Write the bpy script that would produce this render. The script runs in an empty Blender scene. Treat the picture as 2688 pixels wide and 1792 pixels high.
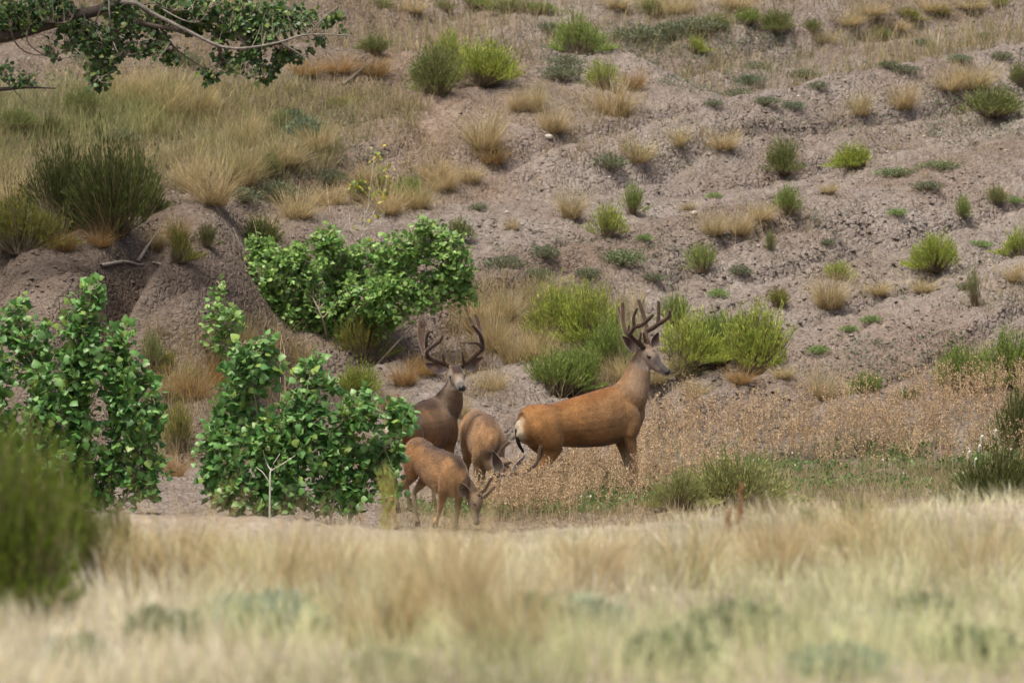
import bpy, math, random
import numpy as np
from mathutils import Vector, Matrix

rng = np.random.default_rng(7)
random.seed(7)
R = math.radians
scene = bpy.context.scene
COL = scene.collection

# ------------------------------------------------------------------ camera, sky, sun, exposure
F = 25000.0                     # focal length in photo pixels (photo 2688 x 1792)
CX, CY = 1344.0, 896.0
cam_d = bpy.data.cameras.new('camera')
cam = bpy.data.objects.new('camera', cam_d)
COL.objects.link(cam)
cam.location = (0, 0, 0)
cam.rotation_euler = (R(90), 0, 0)
cam_d.sensor_width = 36.0
cam_d.lens = 36.0 * F / 2688.0
cam_d.clip_start = 0.5
cam_d.clip_end = 3000
cam_d.dof.use_dof = True
cam_d.dof.focus_distance = 92.0
cam_d.dof.aperture_fstop = 6.3
scene.camera = cam

SUN_EL, SUN_AZ = 66.0, 215.0    # azimuth clockwise from +Y (away from the camera)
w = bpy.data.worlds.new('World')
scene.world = w
w.use_nodes = True
nt = w.node_tree
bg = nt.nodes['Background']
sky = nt.nodes.new('ShaderNodeTexSky')
sky.sky_type = 'NISHITA'
sky.sun_disc = False
sky.sun_elevation = R(SUN_EL)
sky.sun_rotation = R(SUN_AZ)
sky.air_density = 0.7
sky.dust_density = 6.0
sky.ozone_density = 0.3
nt.links.new(sky.outputs[0], bg.inputs[0])
bg.inputs[1].default_value = 0.06

sd = bpy.data.lights.new('sun', 'SUN')
sd.energy = 1.5
sd.angle = R(15)
sd.color = (1.0, 0.93, 0.82)
sun = bpy.data.objects.new('sun', sd)
COL.objects.link(sun)
sv = Vector((math.sin(R(SUN_AZ)) * math.cos(R(SUN_EL)), math.cos(R(SUN_AZ)) * math.cos(R(SUN_EL)), math.sin(R(SUN_EL))))
sun.rotation_euler = sv.to_track_quat('Z', 'Y').to_euler()
sun.location = (0, 60, 40)

scene.view_settings.view_transform = 'Standard'
scene.view_settings.look = 'None'
scene.view_settings.gamma = 1.0
scene.view_settings.exposure = 1.38
scene.render.engine = 'CYCLES'

# ------------------------------------------------------------------ pixels to points
def P(px, py, Y):
    return np.array([(px - CX) / F * Y, Y, (CY - py) / F * Y])

# ------------------------------------------------------------------ noise
_tab = np.random.default_rng(3).random(65536)
def _h(i, j, s=0):
    return _tab[((i * 7919 + j * 104729 + s * 1299721) & 0xFFFF)]
def vnoise(x, y, s=0):
    xi = np.floor(x).astype(np.int64); yi = np.floor(y).astype(np.int64)
    fx = x - xi; fy = y - yi
    fx = fx * fx * (3 - 2 * fx); fy = fy * fy * (3 - 2 * fy)
    a = _h(xi, yi, s); b = _h(xi + 1, yi, s); c = _h(xi, yi + 1, s); d = _h(xi + 1, yi + 1, s)
    return (a * (1 - fx) + b * fx) * (1 - fy) + (c * (1 - fx) + d * fx) * fy - 0.5
def fbm(x, y, o=4, s=0):
    r = 0; a = 1.0
    for k in range(o):
        r = r + a * vnoise(x, y, s + k * 17); x = x * 2.03 + 5.1; y = y * 2.03 - 3.7; a *= 0.5
    return r
def cracks(x, y, s=0):
    xi = np.floor(x).astype(np.int64); yi = np.floor(y).astype(np.int64)
    f1 = np.full(x.shape, 9.0); f2 = np.full(x.shape, 9.0)
    for di in (-1, 0, 1):
        for dj in (-1, 0, 1):
            cx = xi + di + _h(xi + di, yi + dj, s + 1); cy = yi + dj + _h(xi + di, yi + dj, s + 2)
            d = np.hypot(cx - x, cy - y)
            m = d < f1
            f2 = np.where(m, f1, np.minimum(f2, d)); f1 = np.where(m, d, f1)
    return f2 - f1
def sst(a, b, x):
    t = np.clip((x - a) / (b - a), 0, 1)
    return t * t * (3 - 2 * t)

# ------------------------------------------------------------------ the lie of the land
PY = np.array([-200, 20, 55, 60, 63, 67, 74, 82, 88, 90, 93, 96, 98, 100, 102, 104, 108, 112, 116, 119, 121, 124, 132, 150, 200, 400, 1500.])
PZ = np.array([-1.3, -1.22, -1.17, -1.17, -1.5, -2.1, -2.2, -1.9, -1.76, -1.70, -1.60, -1.44, -1.27, -0.98, -0.6, -0.12, 0.92, 1.98, 3.03, 3.78, 4.2, 4.75, 6.3, 9.3, 15, 26, 40.])
_yy = np.linspace(-200, 1500, 17001)
_zz = np.interp(_yy, PY, PZ)
_k = np.hanning(15); _k /= _k.sum()
_zz = np.convolve(np.pad(_zz, 7, mode='edge'), _k, mode='valid')
def Hs(X, Y):
    """smooth terrain"""
    X = np.asarray(X, float); Y = np.asarray(Y, float)
    z = np.interp(Y, _yy, _zz)
    # plateau the photographer stands on: lip rises to the right
    fg = 1 - sst(58, 66, Y)
    z = z + fg * (np.interp(CX + X * F / np.clip(Y, 40, 70), [200, 700, 1050, 1400, 2000, 2688], [.075, .07, -.015, -.02, .10, .2]) * sst(48, 58, Y) + 0.05 * fbm(X * 0.35, Y * 0.2, 3, 11))
    mid = sst(80, 86, Y)
    # ground under the saplings on the left is higher
    z = z + 0.24 * (1 - sst(-2.2, -1.2, X)) * sst(78, 85, Y) * (1 - sst(92, 98, Y))
    # eroded mud bank with two rounded humps at left
    lf = 1 - sst(-3.4, -2.3, X)
    bank = sst(98.2, 101.6, Y) * (1 - sst(103.5, 109.5, Y))
    z = z + lf * 1.15 * bank
    gx = -4.35 + 0.18 * (Y - 101)
    z = z - 0.8 * np.exp(-((X - gx) / 0.24) ** 2) * sst(98, 100, Y) * (1 - sst(102.5, 104.5, Y))
    z = z - 0.3 * np.exp(-((X + 5.6) / 0.25) ** 2) * sst(98, 100, Y) * (1 - sst(102.5, 104, Y))
    # crest of the bare mound and the dip behind it
    pxc = CX + X * F / np.clip(Y, 80, 140)
    yc = np.interp(pxc, [-200, 500, 900, 1150, 1450, 1700, 1900, 2200, 2688, 3000], [121.5, 120.5, 119.2, 119.8, 119.2, 117.4, 116.3, 118.0, 120.6, 122])
    z = z - 0.75 * sst(yc - 0.3, yc + 1.6, Y) * (1 - sst(yc + 4, yc + 14, Y))
    # rills running down to the left
    hill = sst(97, 101, Y)
    al = (X * 0.67 + Y * 0.74); ac = (X * 0.74 - Y * 0.67)
    rid = fbm(ac * 0.5 + 0.25 * fbm(al * .3, ac * .3, 2, 5), al * 0.055, 2, 21)
    z = z + hill * (1.15 * rid + 0.12 * fbm(X * 0.42, Y * 0.3, 3, 31))
    r2 = np.abs(fbm(ac * 1.15, al * 0.16, 2, 41))
    z = z - hill * 0.2 * np.exp(-(r2 / 0.06) ** 2)
    # gully at right
    g = Y - (109.2 + 1.0 * (X - 4.75) + 0.12 * np.sin(X * 5))
    z = z - 0.42 * np.exp(-(g / 0.25) ** 2) * sst(2.5, 3.2, X) * (1 - sst(4.7, 5.4, X))
    z = z + mid * 0.05 * fbm(X * 1.1, Y * 0.8, 3, 51)
    return z
def H(X, Y):
    X = np.asarray(X, float); Y = np.asarray(Y, float)
    z = Hs(X, Y)
    m = sst(80, 86, Y) * (1 - sst(124, 128, Y)) + 0.6 * sst(30, 34, Y) * (1 - sst(62, 66, Y))
    wx = X + 0.1 * fbm(X * 2, Y * 2, 2, 61); wy = Y + 0.1 * fbm(X * 2 + 9, Y * 2, 2, 62)
    c1 = cracks(wx * 3.6, wy * 2.7, 71)
    c2 = cracks(wx * 8.5, wy * 6.2, 72)
    z = z + m * (-0.034 * np.exp(-(c1 / 0.10) ** 2) - 0.02 * np.exp(-(c2 / 0.16) ** 2) + 0.08 * fbm(X * 3.1, Y * 2.3, 4, 73))
    return z

_Yh = np.concatenate([np.arange(26, 64, 0.2), np.arange(64, 82, 1.0), np.arange(82, 132, 0.06), np.arange(132, 220, 0.5)])
_Xg = np.arange(-12, 12.01, 0.1)
_HG = Hs(*np.meshgrid(_Xg, _Yh))
def hit(px, py, far=False):
    """ground points under photo pixels (first crossing; far=True skips the foreground plateau)"""
    px = np.atleast_1d(np.asarray(px, float)); py = np.atleast_1d(np.asarray(py, float))
    j0 = int(np.searchsorted(_Yh, 83.5)) if far else 0
    out = np.zeros((len(px), 3))
    for i0 in range(0, len(px), 4000):
        a = (px[i0:i0 + 4000] - CX) / F; b = (CY - py[i0:i0 + 4000]) / F
        n = len(a); k = np.full(n, len(_Yh) - 1); open_ = np.ones(n, bool); idx = np.arange(n)
        for j in range(j0, len(_Yh)):
            Y = _Yh[j]; fx = np.clip((a[idx] * Y + 12) / 0.1, 0, len(_Xg) - 2.001); i = fx.astype(int); f = fx - i
            g = _HG[j, i] * (1 - f) + _HG[j, i + 1] * f
            u = b[idx] * Y <= g
            if u.any():
                k[idx[u]] = j; idx = idx[~u]
                if not len(idx): break
        out[i0:i0 + 4000, 0] = a * _Yh[k]; out[i0:i0 + 4000, 1] = _Yh[k]
    out[:, 2] = H(out[:, 0], out[:, 1])
    return out

# ------------------------------------------------------------------ objects
def tag(o, label=None, cat=None, group=None, kind=None):
    if label: o['label'] = label
    if cat: o['category'] = cat
    if group: o['group'] = group
    if kind: o['kind'] = kind
    return o
def empty(name, loc, label=None, cat=None, group=None):
    o = bpy.data.objects.new(name, None)
    o.empty_display_size = 0.1
    o.location = Vector([float(v) for v in loc])
    COL.objects.link(o)
    return tag(o, label, cat, group)
def link(name, me, parent=None, loc=None):
    o = bpy.data.objects.new(name, me)
    COL.objects.link(o)
    if parent is not None: o.parent = parent
    if loc is not None: o.location = Vector([float(v) for v in loc])
    return o

class MB:
    """collects numpy geometry with a colour for each vertex"""
    def __init__(s): s.v = []; s.c = []; s.f3 = []; s.f4 = []; s.n = 0
    def add(s, v, c, f3=None, f4=None):
        v = np.asarray(v, float).reshape(-1, 3)
        c = np.asarray(c, float)
        c = np.broadcast_to(c, (len(v), 3)) if c.ndim == 1 else c.reshape(-1, 3)
        s.v.append(v); s.c.append(c)
        if f3 is not None and len(f3): s.f3.append(np.asarray(f3, np.int64).reshape(-1, 3) + s.n)
        if f4 is not None and len(f4): s.f4.append(np.asarray(f4, np.int64).reshape(-1, 4) + s.n)
        s.n += len(v)
    def mesh(s, name, mat, origin=None, smooth=False):
        me = bpy.data.meshes.new(name)
        v = np.concatenate(s.v) if s.v else np.zeros((0, 3)); c = np.concatenate(s.c) if s.c else np.zeros((0, 3))
        if origin is not None: v = v - np.asarray(origin)
        f3 = np.concatenate(s.f3) if s.f3 else np.zeros((0, 3), np.int64)
        f4 = np.concatenate(s.f4) if s.f4 else np.zeros((0, 4), np.int64)
        me.vertices.add(len(v)); me.vertices.foreach_set('co', v.astype(np.float32).ravel())
        lv = np.concatenate([f3.ravel(), f4.ravel()])
        me.loops.add(len(lv)); me.loops.foreach_set('vertex_index', lv.astype(np.int32))
        st = np.concatenate([np.arange(len(f3)) * 3, len(f3) * 3 + np.arange(len(f4)) * 4])
        me.polygons.add(len(st)); me.polygons.foreach_set('loop_start', st.astype(np.int32))
        me.polygons.foreach_set('use_smooth', np.full(len(st), smooth))
        me.update(calc_edges=True)
        at = me.color_attributes.new('Col', 'FLOAT_COLOR', 'POINT')
        at.data.foreach_set('color', np.concatenate([c, np.ones((len(c), 1))], 1).astype(np.float32).ravel())
        me.materials.append(mat)
        return me

def nrm(v):
    v = np.asarray(v, float)
    return v / (np.linalg.norm(v, axis=-1, keepdims=True) + 1e-12)

def ribbons(mb, path, width, cols, side):
    """path [N,S,3], width [N,S], cols [N,S,3], side [N,3]: tapered ribbons"""
    N, S, _ = path.shape
    a = path - side[:, None] * width[..., None] * 0.5
    b = path + side[:, None] * width[..., None] * 0.5
    v = np.stack([a, b], 2).reshape(-1, 3)
    c = np.repeat(cols.reshape(-1, 3), 2, 0)
    base = (np.arange(N) * S * 2)[:, None] + (np.arange(S - 1) * 2)[None]
    base = base.ravel()
    f = np.stack([base, base + 1, base + 3, base + 2], 1)
    mb.add(v, c, f4=f)

def blades(mb, base, L, lean, az, curve, width, c0, c1, S=3):
    """grass blades: base [N,3]; lean = angle from upright, curve = extra droop at the tip"""
    N = len(base)
    t = np.linspace(0, 1, S)[None]
    ang = lean[:, None] + curve[:, None] * t * 0.6
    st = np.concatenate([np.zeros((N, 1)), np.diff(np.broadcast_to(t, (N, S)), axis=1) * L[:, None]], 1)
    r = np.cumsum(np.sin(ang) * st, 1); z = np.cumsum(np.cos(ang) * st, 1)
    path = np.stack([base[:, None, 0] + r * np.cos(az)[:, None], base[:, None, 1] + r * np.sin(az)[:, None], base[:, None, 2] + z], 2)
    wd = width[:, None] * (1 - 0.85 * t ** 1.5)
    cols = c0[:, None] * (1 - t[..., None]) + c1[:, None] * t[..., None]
    sa = az + np.pi / 2 + np.random.default_rng(N).normal(0, 0.9, N)
    side = np.stack([np.cos(sa), np.sin(sa), np.zeros(N)], 1)
    ribbons(mb, path, wd, cols, side)

def tubes(mb, path, rad, cols, k=4):
    """path [N,S,3], rad [N,S], cols [N,S,3] or [3]"""
    N, S, _ = path.shape
    tg = nrm(np.gradient(path, axis=1))
    ref = np.where(np.abs(tg[..., 2:3]) > 0.9, np.array([1., 0, 0]), np.array([0, 0, 1.]))
    u = nrm(np.cross(tg, ref)); v = np.cross(tg, u)
    th = np.arange(k) / k * 2 * np.pi
    ring = path[:, :, None] + rad[:, :, None, None] * (np.cos(th)[None, None, :, None] * u[:, :, None] + np.sin(th)[None, None, :, None] * v[:, :, None])
    cols = np.broadcast_to(np.asarray(cols, float), (N, S, 3))
    c = np.repeat(cols.reshape(-1, 3), k, 0)
    i = (np.arange(N) * S * k)[:, None, None] + (np.arange(S - 1) * k)[None, :, None] + np.arange(k)[None, None]
    j = (np.arange(N) * S * k)[:, None, None] + (np.arange(S - 1) * k)[None, :, None] + ((np.arange(k) + 1) % k)[None, None]
    f = np.stack([i, j, j + k, i + k], 3).reshape(-1, 4)
    mb.add(ring.reshape(-1, 3), c, f4=f)
    # end caps
    e = (np.arange(N) * S * k)[:, None] + np.arange(k)[None]
    if k == 4:
        mb.f4.append(e[:, ::-1] + mb.n - N * S * k); mb.f4.append(e + (S - 1) * k + mb.n - N * S * k)
    elif k == 3:
        mb.f3.append(e + (S - 1) * k + mb.n - N * S * k)

def crom(pts, n):
    """Catmull-Rom through control rows"""
    p = np.asarray(pts, float)
    q = np.concatenate([[2 * p[0] - p[1]], p, [2 * p[-1] - p[-2]]])
    m = len(p) - 1
    t = np.linspace(0, m, n); i = np.minimum(t.astype(int), m - 1); f = (t - i)[:, None]
    a, b, c, d = q[i], q[i + 1], q[i + 2], q[i + 3]
    return 0.5 * (2 * b + (c - a) * f + (2 * a - 5 * b + 4 * c - d) * f ** 2 + (3 * b - a - 3 * c + d) * f ** 3)

# ------------------------------------------------------------------ materials
def new_mat(name):
    m = bpy.data.materials.new(name); m.use_nodes = True
    return m, m.node_tree, m.node_tree.nodes['Principled BSDF']
def N(t, k, **kw):
    n = t.nodes.new(k)
    for a, b in kw.items(): setattr(n, a, b)
    return n
def mixc(t, fac, a, b, mode='MIX'):
    n = N(t, 'ShaderNodeMix', data_type='RGBA', blend_type=mode)
    for s, v in ((0, fac), (6, a), (7, b)):
        if isinstance(v, bpy.types.NodeSocket): t.links.new(v, n.inputs[s])
        else: n.inputs[s].default_value = v if not isinstance(v, tuple) else (*v, 1.0)[:4]
    return n.outputs[2]
def noise(t, co, scale, detail=4, rough=0.55):
    n = N(t, 'ShaderNodeTexNoise'); n.inputs['Scale'].default_value = scale; n.inputs['Detail'].default_value = detail; n.inputs['Roughness'].default_value = rough
    if co is not None: t.links.new(co, n.inputs['Vector'])
    return n
def ramp(t, fac, stops):
    n = N(t, 'ShaderNodeValToRGB'); e = n.color_ramp.elements
    while len(e) < len(stops): e.new(0.5)
    for x, (p, c) in zip(e, stops):
        x.position = p; x.color = (*c, 1) if not np.isscalar(c) else (c, c, c, 1)
    t.links.new(fac, n.inputs[0]); return n.outputs[0]

def plant_mat(name, transl=0.3, rough=0.6, spec=0.3, var=0.35, nscale=9.0):
    m, t, b = new_mat(name)
    at = N(t, 'ShaderNodeAttribute', attribute_name='Col')
    oi = N(t, 'ShaderNodeObjectInfo')
    c = mixc(t, 1.0, at.outputs['Color'], oi.outputs['Color'], 'MULTIPLY')
    geo = N(t, 'ShaderNodeNewGeometry')
    nz = noise(t, geo.outputs['Position'], nscale, 3)
    k = ramp(t, nz.outputs[0], [(0.3, 1 - var), (0.7, 1 + var * 0.6)])
    c = mixc(t, 1.0, c, k, 'MULTIPLY')
    t.links.new(c, b.inputs['Base Color'])
    b.inputs['Roughness'].default_value = rough
    b.inputs['Specular IOR Level'].default_value = spec
    tr = N(t, 'ShaderNodeBsdfTranslucent'); t.links.new(c, tr.inputs[0])
    mx = N(t, 'ShaderNodeMixShader'); mx.inputs[0].default_value = transl
    t.links.new(b.outputs[0], mx.inputs[1]); t.links.new(tr.outputs[0], mx.inputs[2])
    t.links.new(mx.outputs[0], t.nodes['Material Output'].inputs[0])
    return m
M_GRASS = plant_mat('dry_grass', 0.45, 0.7, 0.2)
M_LEAF = plant_mat('cottonwood_leaf', 0.28, 0.42, 0.5, 0.25, 14)
M_SHRUB = plant_mat('shrub_foliage', 0.3, 0.65, 0.25, 0.3, 12)
M_WEED = plant_mat('dry_weed', 0.15, 0.75, 0.2, 0.35, 20)
M_PETAL = plant_mat('white_petal', 0.3, 0.6, 0.2, 0.1, 20)

def bark_mat(name, a, b_, scale=18):
    m, t, b = new_mat(name)
    tc = N(t, 'ShaderNodeNewGeometry')
    mp = N(t, 'ShaderNodeMapping'); mp.inputs['Scale'].default_value = (1, 1, 0.4); t.links.new(tc.outputs['Position'], mp.inputs[0])
    nz = noise(t, mp.outputs[0], scale, 6, 0.7)
    at = N(t, 'ShaderNodeAttribute', attribute_name='Col')
    c = ramp(t, nz.outputs[0], [(0.3, a), (0.7, b_)])
    c = mixc(t, 1.0, c, at.outputs['Color'], 'MULTIPLY')
    t.links.new(c, b.inputs['Base Color']); b.inputs['Roughness'].default_value = 0.85
    bp = N(t, 'ShaderNodeBump'); bp.inputs['Strength'].default_value = 0.7; bp.inputs['Distance'].default_value = 0.01
    t.links.new(nz.outputs[0], bp.inputs['Height']); t.links.new(bp.outputs[0], b.inputs['Normal'])
    return m
M_BARK = bark_mat('bark', (0.35, 0.35, 0.35), (1, 1, 1))
M_STEM = bark_mat('twig_bark', (0.6, 0.6, 0.6), (1, 1, 1), 40)

def soil_mat():
    m, t, b = new_mat('clay_soil')
    geo = N(t, 'ShaderNodeNewGeometry'); pos = geo.outputs['Position']
    at = N(t, 'ShaderNodeAttribute', attribute_name='Col')
    n1 = noise(t, pos, 0.9, 3, 0.6)
    n2 = noise(t, pos, 7.0, 4, 0.65)
    n3 = noise(t, pos, 22.0, 3, 0.7)
    k1 = ramp(t, n1.outputs[0], [(0.3, (0.84, 0.815, 0.79)), (0.7, (1.05, 1.06, 1.07))])
    k2 = ramp(t, n2.outputs[0], [(0.3, (0.68, 0.65, 0.63)), (0.52, (1, 1, 1)), (0.75, (1.12, 1.13, 1.15))])
    k3 = ramp(t, n3.outputs[0], [(0.32, 0.72), (0.6, 1.06)])
    c = mixc(t, 1.0, at.outputs['Color'], k1, 'MULTIPLY')
    c = mixc(t, 1.0, c, k2, 'MULTIPLY')
    c = mixc(t, 1.0, c, k3, 'MULTIPLY')
    t.links.new(c, b.inputs['Base Color'])
    b.inputs['Roughness'].default_value = 0.95
    b.inputs['Specular IOR Level'].default_value = 0.1
    # popcorn clay: clods between cracks
    v1 = N(t, 'ShaderNodeTexVoronoi', feature='DISTANCE_TO_EDGE'); v1.inputs['Scale'].default_value = 11
    v2 = N(t, 'ShaderNodeTexVoronoi', feature='F1'); v2.inputs['Scale'].default_value = 24
    wn = noise(t, pos, 6.0, 3)
    wp = N(t, 'ShaderNodeVectorMath', operation='MULTIPLY_ADD'); wp.inputs[1].default_value = (.12, .12, .12)
    t.links.new(wn.outputs[1], wp.inputs[0]); t.links.new(pos, wp.inputs[2])
    t.links.new(wp.outputs[0], v1.inputs['Vector']); t.links.new(wp.outputs[0], v2.inputs['Vector'])
    e = ramp(t, v1.outputs[0], [(0.0, 0.0), (0.26, 0.62)])
    ad = N(t, 'ShaderNodeMath', operation='MULTIPLY_ADD'); ad.inputs[1].default_value = -0.35; t.links.new(v2.outputs[0], ad.inputs[0]); t.links.new(e, ad.inputs[2])
    ad2 = N(t, 'ShaderNodeMath', operation='MULTIPLY_ADD'); ad2.inputs[1].default_value = 1.3; t.links.new(n3.outputs[0], ad2.inputs[0]); t.links.new(ad.outputs[0], ad2.inputs[2])
    bp = N(t, 'ShaderNodeBump'); bp.inputs['Strength'].default_value = 1.0; bp.inputs['Distance'].default_value = 0.032
    t.links.new(ad2.outputs[0], bp.inputs['Height']); t.links.new(bp.outputs[0], b.inputs['Normal'])
    return m
M_SOIL = soil_mat()

def fur_mat(name, sheen=0.25, nscale=70, var=0.35):
    m, t, b = new_mat(name)
    tc = N(t, 'ShaderNodeTexCoord')
    at = N(t, 'ShaderNodeAttribute', attribute_name='Col')
    nz = noise(t, tc.outputs['Object'], nscale, 4, 0.7)
    n2 = noise(t, tc.outputs['Object'], 9, 4, 0.6)
    k = ramp(t, nz.outputs[0], [(0.3, 1 - var), (0.7, 1 + var * .7)])
    k2 = ramp(t, n2.outputs[0], [(0.3, 0.74), (0.7, 1.16)])
    c = mixc(t, 1.0, at.outputs['Color'], k, 'MULTIPLY'); c = mixc(t, 1.0, c, k2, 'MULTIPLY')
    t.links.new(c, b.inputs['Base Color'])
    b.inputs['Roughness'].default_value = 0.85; b.inputs['Specular IOR Level'].default_value = 0.15
    b.inputs['Sheen Weight'].default_value = sheen; b.inputs['Sheen Roughness'].default_value = 0.4
    bp = N(t, 'ShaderNodeBump'); bp.inputs['Strength'].default_value = 0.35; bp.inputs['Distance'].default_value = 0.006
    t.links.new(nz.outputs[0], bp.inputs['Height']); t.links.new(bp.outputs[0], b.inputs['Normal'])
    return m
M_FUR = fur_mat('deer_fur')
M_VELVET = fur_mat('antler_velvet', 0.6, 90, 0.4)
def gloss_mat(name, c, r):
    m, t, b = new_mat(name)
    nz = noise(t, N(t, 'ShaderNodeTexCoord').outputs['Object'], 120, 3)
    t.links.new(ramp(t, nz.outputs[0], [(0.3, tuple(x * .7 for x in c)), (0.7, c)]), b.inputs['Base Color'])
    b.inputs['Roughness'].default_value = r
    return m
M_EYE = gloss_mat('deer_eye', (0.012, 0.009, 0.007), 0.12)
M_NOSE = gloss_mat('deer_nose', (0.02, 0.019, 0.02), 0.35)
M_HOOF = gloss_mat('deer_hoof', (0.03, 0.026, 0.022), 0.5)
def stone_mat():
    m, t, b = new_mat('pale_stone')
    nz = noise(t, N(t, 'ShaderNodeTexCoord').outputs['Object'], 30, 5)
    t.links.new(ramp(t, nz.outputs[0], [(0.3, (0.36, 0.32, 0.27)), (0.7, (0.6, 0.55, 0.49))]), b.inputs['Base Color'])
    b.inputs['Roughness'].default_value = 0.9
    return m
M_STONE = stone_mat()

# ------------------------------------------------------------------ ground sheet
def build_ground():
    xs = np.concatenate([[-600, -300, -150, -80, -45, -28, -20, -15, -12, -10], np.arange(-8.6, 8.6, 0.042), [8.7, 10, 12, 15, 20, 28, 45, 80, 150, 300, 600]])
    ys = np.concatenate([[-150, -60, -20, 0, 10, 18, 22, 25], np.arange(26, 66, 0.2), np.arange(66, 82, 0.6), np.arange(82, 124, 0.074), np.arange(124, 134, 0.3), [135, 137, 140, 145, 152, 162, 180, 210, 260, 330, 450, 700, 1100, 1490]])
    X, Y = np.meshgrid(xs, ys)
    Z = H(X, Y)
    v = np.stack([X, Y, Z], 2).reshape(-1, 3)
    nx, ny = len(xs), len(ys)
    i = (np.arange(ny - 1)[:, None] * nx + np.arange(nx - 1)[None]).ravel()
    f = np.stack([i, i + 1, i + 1 + nx, i + nx], 1)
    # soil colour: greyish clay, pinker towards the upper middle, brown under litter on the left
    x, y = v[:, 0], v[:, 1]
    grey = np.array([0.275, 0.236, 0.206]); pink = np.array([0.25, 0.188, 0.148]); brown = np.array([0.205, 0.165, 0.132]); tan = np.array([0.45, 0.38, 0.30])
    n = fbm(x * 0.35, y * 0.25, 3, 81)
    a = np.clip(sst(-1.5, .5, -np.abs(x + 1.6) + 1.2) * sst(110, 114, y) + 0.35 * n + 0.25 * sst(0.1, .5, fbm(x * .6 + 4, y * .45, 3, 85)) * 2, 0, 1)[:, None]
    c = grey * (1 - a) + pink * a
    b = np.clip((1 - sst(-2.6, -1.0, x)) * sst(97, 100, y) * (0.85 + .6 * n) + 0.5 * sst(0.05, .4, fbm(x * .5, y * .5, 3, 83)), 0, 1)[:, None]
    c = c * (1 - b) + brown * b
    al = (x * 0.67 + y * 0.74); ac = (x * 0.74 - y * 0.67)
    band = fbm(ac * 0.8 + 3, al * 0.13, 3, 95) + .35 * fbm(x * 1.3, y * 1.0, 3, 96)
    hl = sst(99, 102, y)
    q = (hl * sst(.05, .38, band))[:, None]; c = c * (1 - .5 * q) + np.array([0.20, 0.15, 0.112]) * .5 * q
    q = (hl * sst(.05, .40, -band) * sst(-2.2, -.6, x))[:, None]; c = c * (1 - .5 * q) + np.array([0.335, 0.295, 0.265]) * .5 * q
    d = (1 - sst(60, 68, y))[:, None]
    c = c * (1 - d) + tan * d
    # litter lying where grass and weeds grow
    e = (sst(84, 86, y) * (1 - sst(98.5, 100.5, y)) * sst(-1.3, -.6, x) * 0.6)[:, None]
    c = c * (1 - e) + np.array([0.26, 0.20, 0.125]) * e
    mb = MB(); mb.add(v, c, f4=f)
    o = link('ground', mb.mesh('ground', M_SOIL, smooth=True)); tag(o, 'cracked grey-tan clay hillside and the flat before it', 'ground', kind='structure')
build_ground()

def rcol(cols, n, r, jit=0.12):
    """n random colours mixed from a list"""
    cols = np.array(cols); k = r.integers(0, len(cols), n); k2 = r.integers(0, len(cols), n); t = r.random((n, 1))
    return (cols[k] * t + cols[k2] * (1 - t)) * (1 + r.normal(0, jit, (n, 1)))

# ------------------------------------------------------------------ clods of dry clay
def build_clods():
    r = np.random.default_rng(5)
    n = 19000
    px = r.uniform(-150, 2840, n); py = 40 + (1250 - 40) * r.random(n) ** 0.8
    p = hit(px, py, far=True)
    keep = fbm(p[:, 0] * 0.8, p[:, 1] * 0.6, 3, 91) + r.random(n) * 0.8 > 0.35
    p = p[keep]; n = len(p)
    s = 0.006 + 0.022 * r.random(n) ** 2.5
    o = np.array([[1, 0, 0], [-1, 0, 0], [0, 1, 0], [0, -1, 0], [0, 0, 1], [0, 0, -1]], float)
    v = o[None] * (1 + r.normal(0, 0.25, (n, 6, 1))) * s[:, None, None] * np.array([1.35, 1.35, 0.6])
    az = r.random(n) * 6.28
    ca, sa = np.cos(az)[:, None], np.sin(az)[:, None]
    v = np.stack([v[..., 0] * ca - v[..., 1] * sa, v[..., 0] * sa + v[..., 1] * ca, v[..., 2]], 2) + p[:, None]
    f = np.array([[0, 2, 4], [2, 1, 4], [1, 3, 4], [3, 0, 4], [2, 0, 5], [1, 2, 5], [3, 1, 5], [0, 3, 5]])
    c = rcol([(0.27, 0.23, 0.20), (0.235, 0.19, 0.157), (0.31, 0.27, 0.235)], n, r, 0.1)
    mb = MB(); mb.add(v.reshape(-1, 3), np.repeat(c, 6, 0), f3=(f[None] + (np.arange(n) * 6)[:, None, None]).reshape(-1, 3))
    o = link('soil_clods', mb.mesh('soil_clods', M_SOIL, None, True)); tag(o, 'small crumbled clods of dry clay strewn over the bare slope', 'clods', kind='stuff')
build_clods()
# ------------------------------------------------------------------ shrubs, tufts and low plants on the slope
K = 2688 / 2352.0                # the tables below were read off the photograph shown 2352 pixels wide

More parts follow.
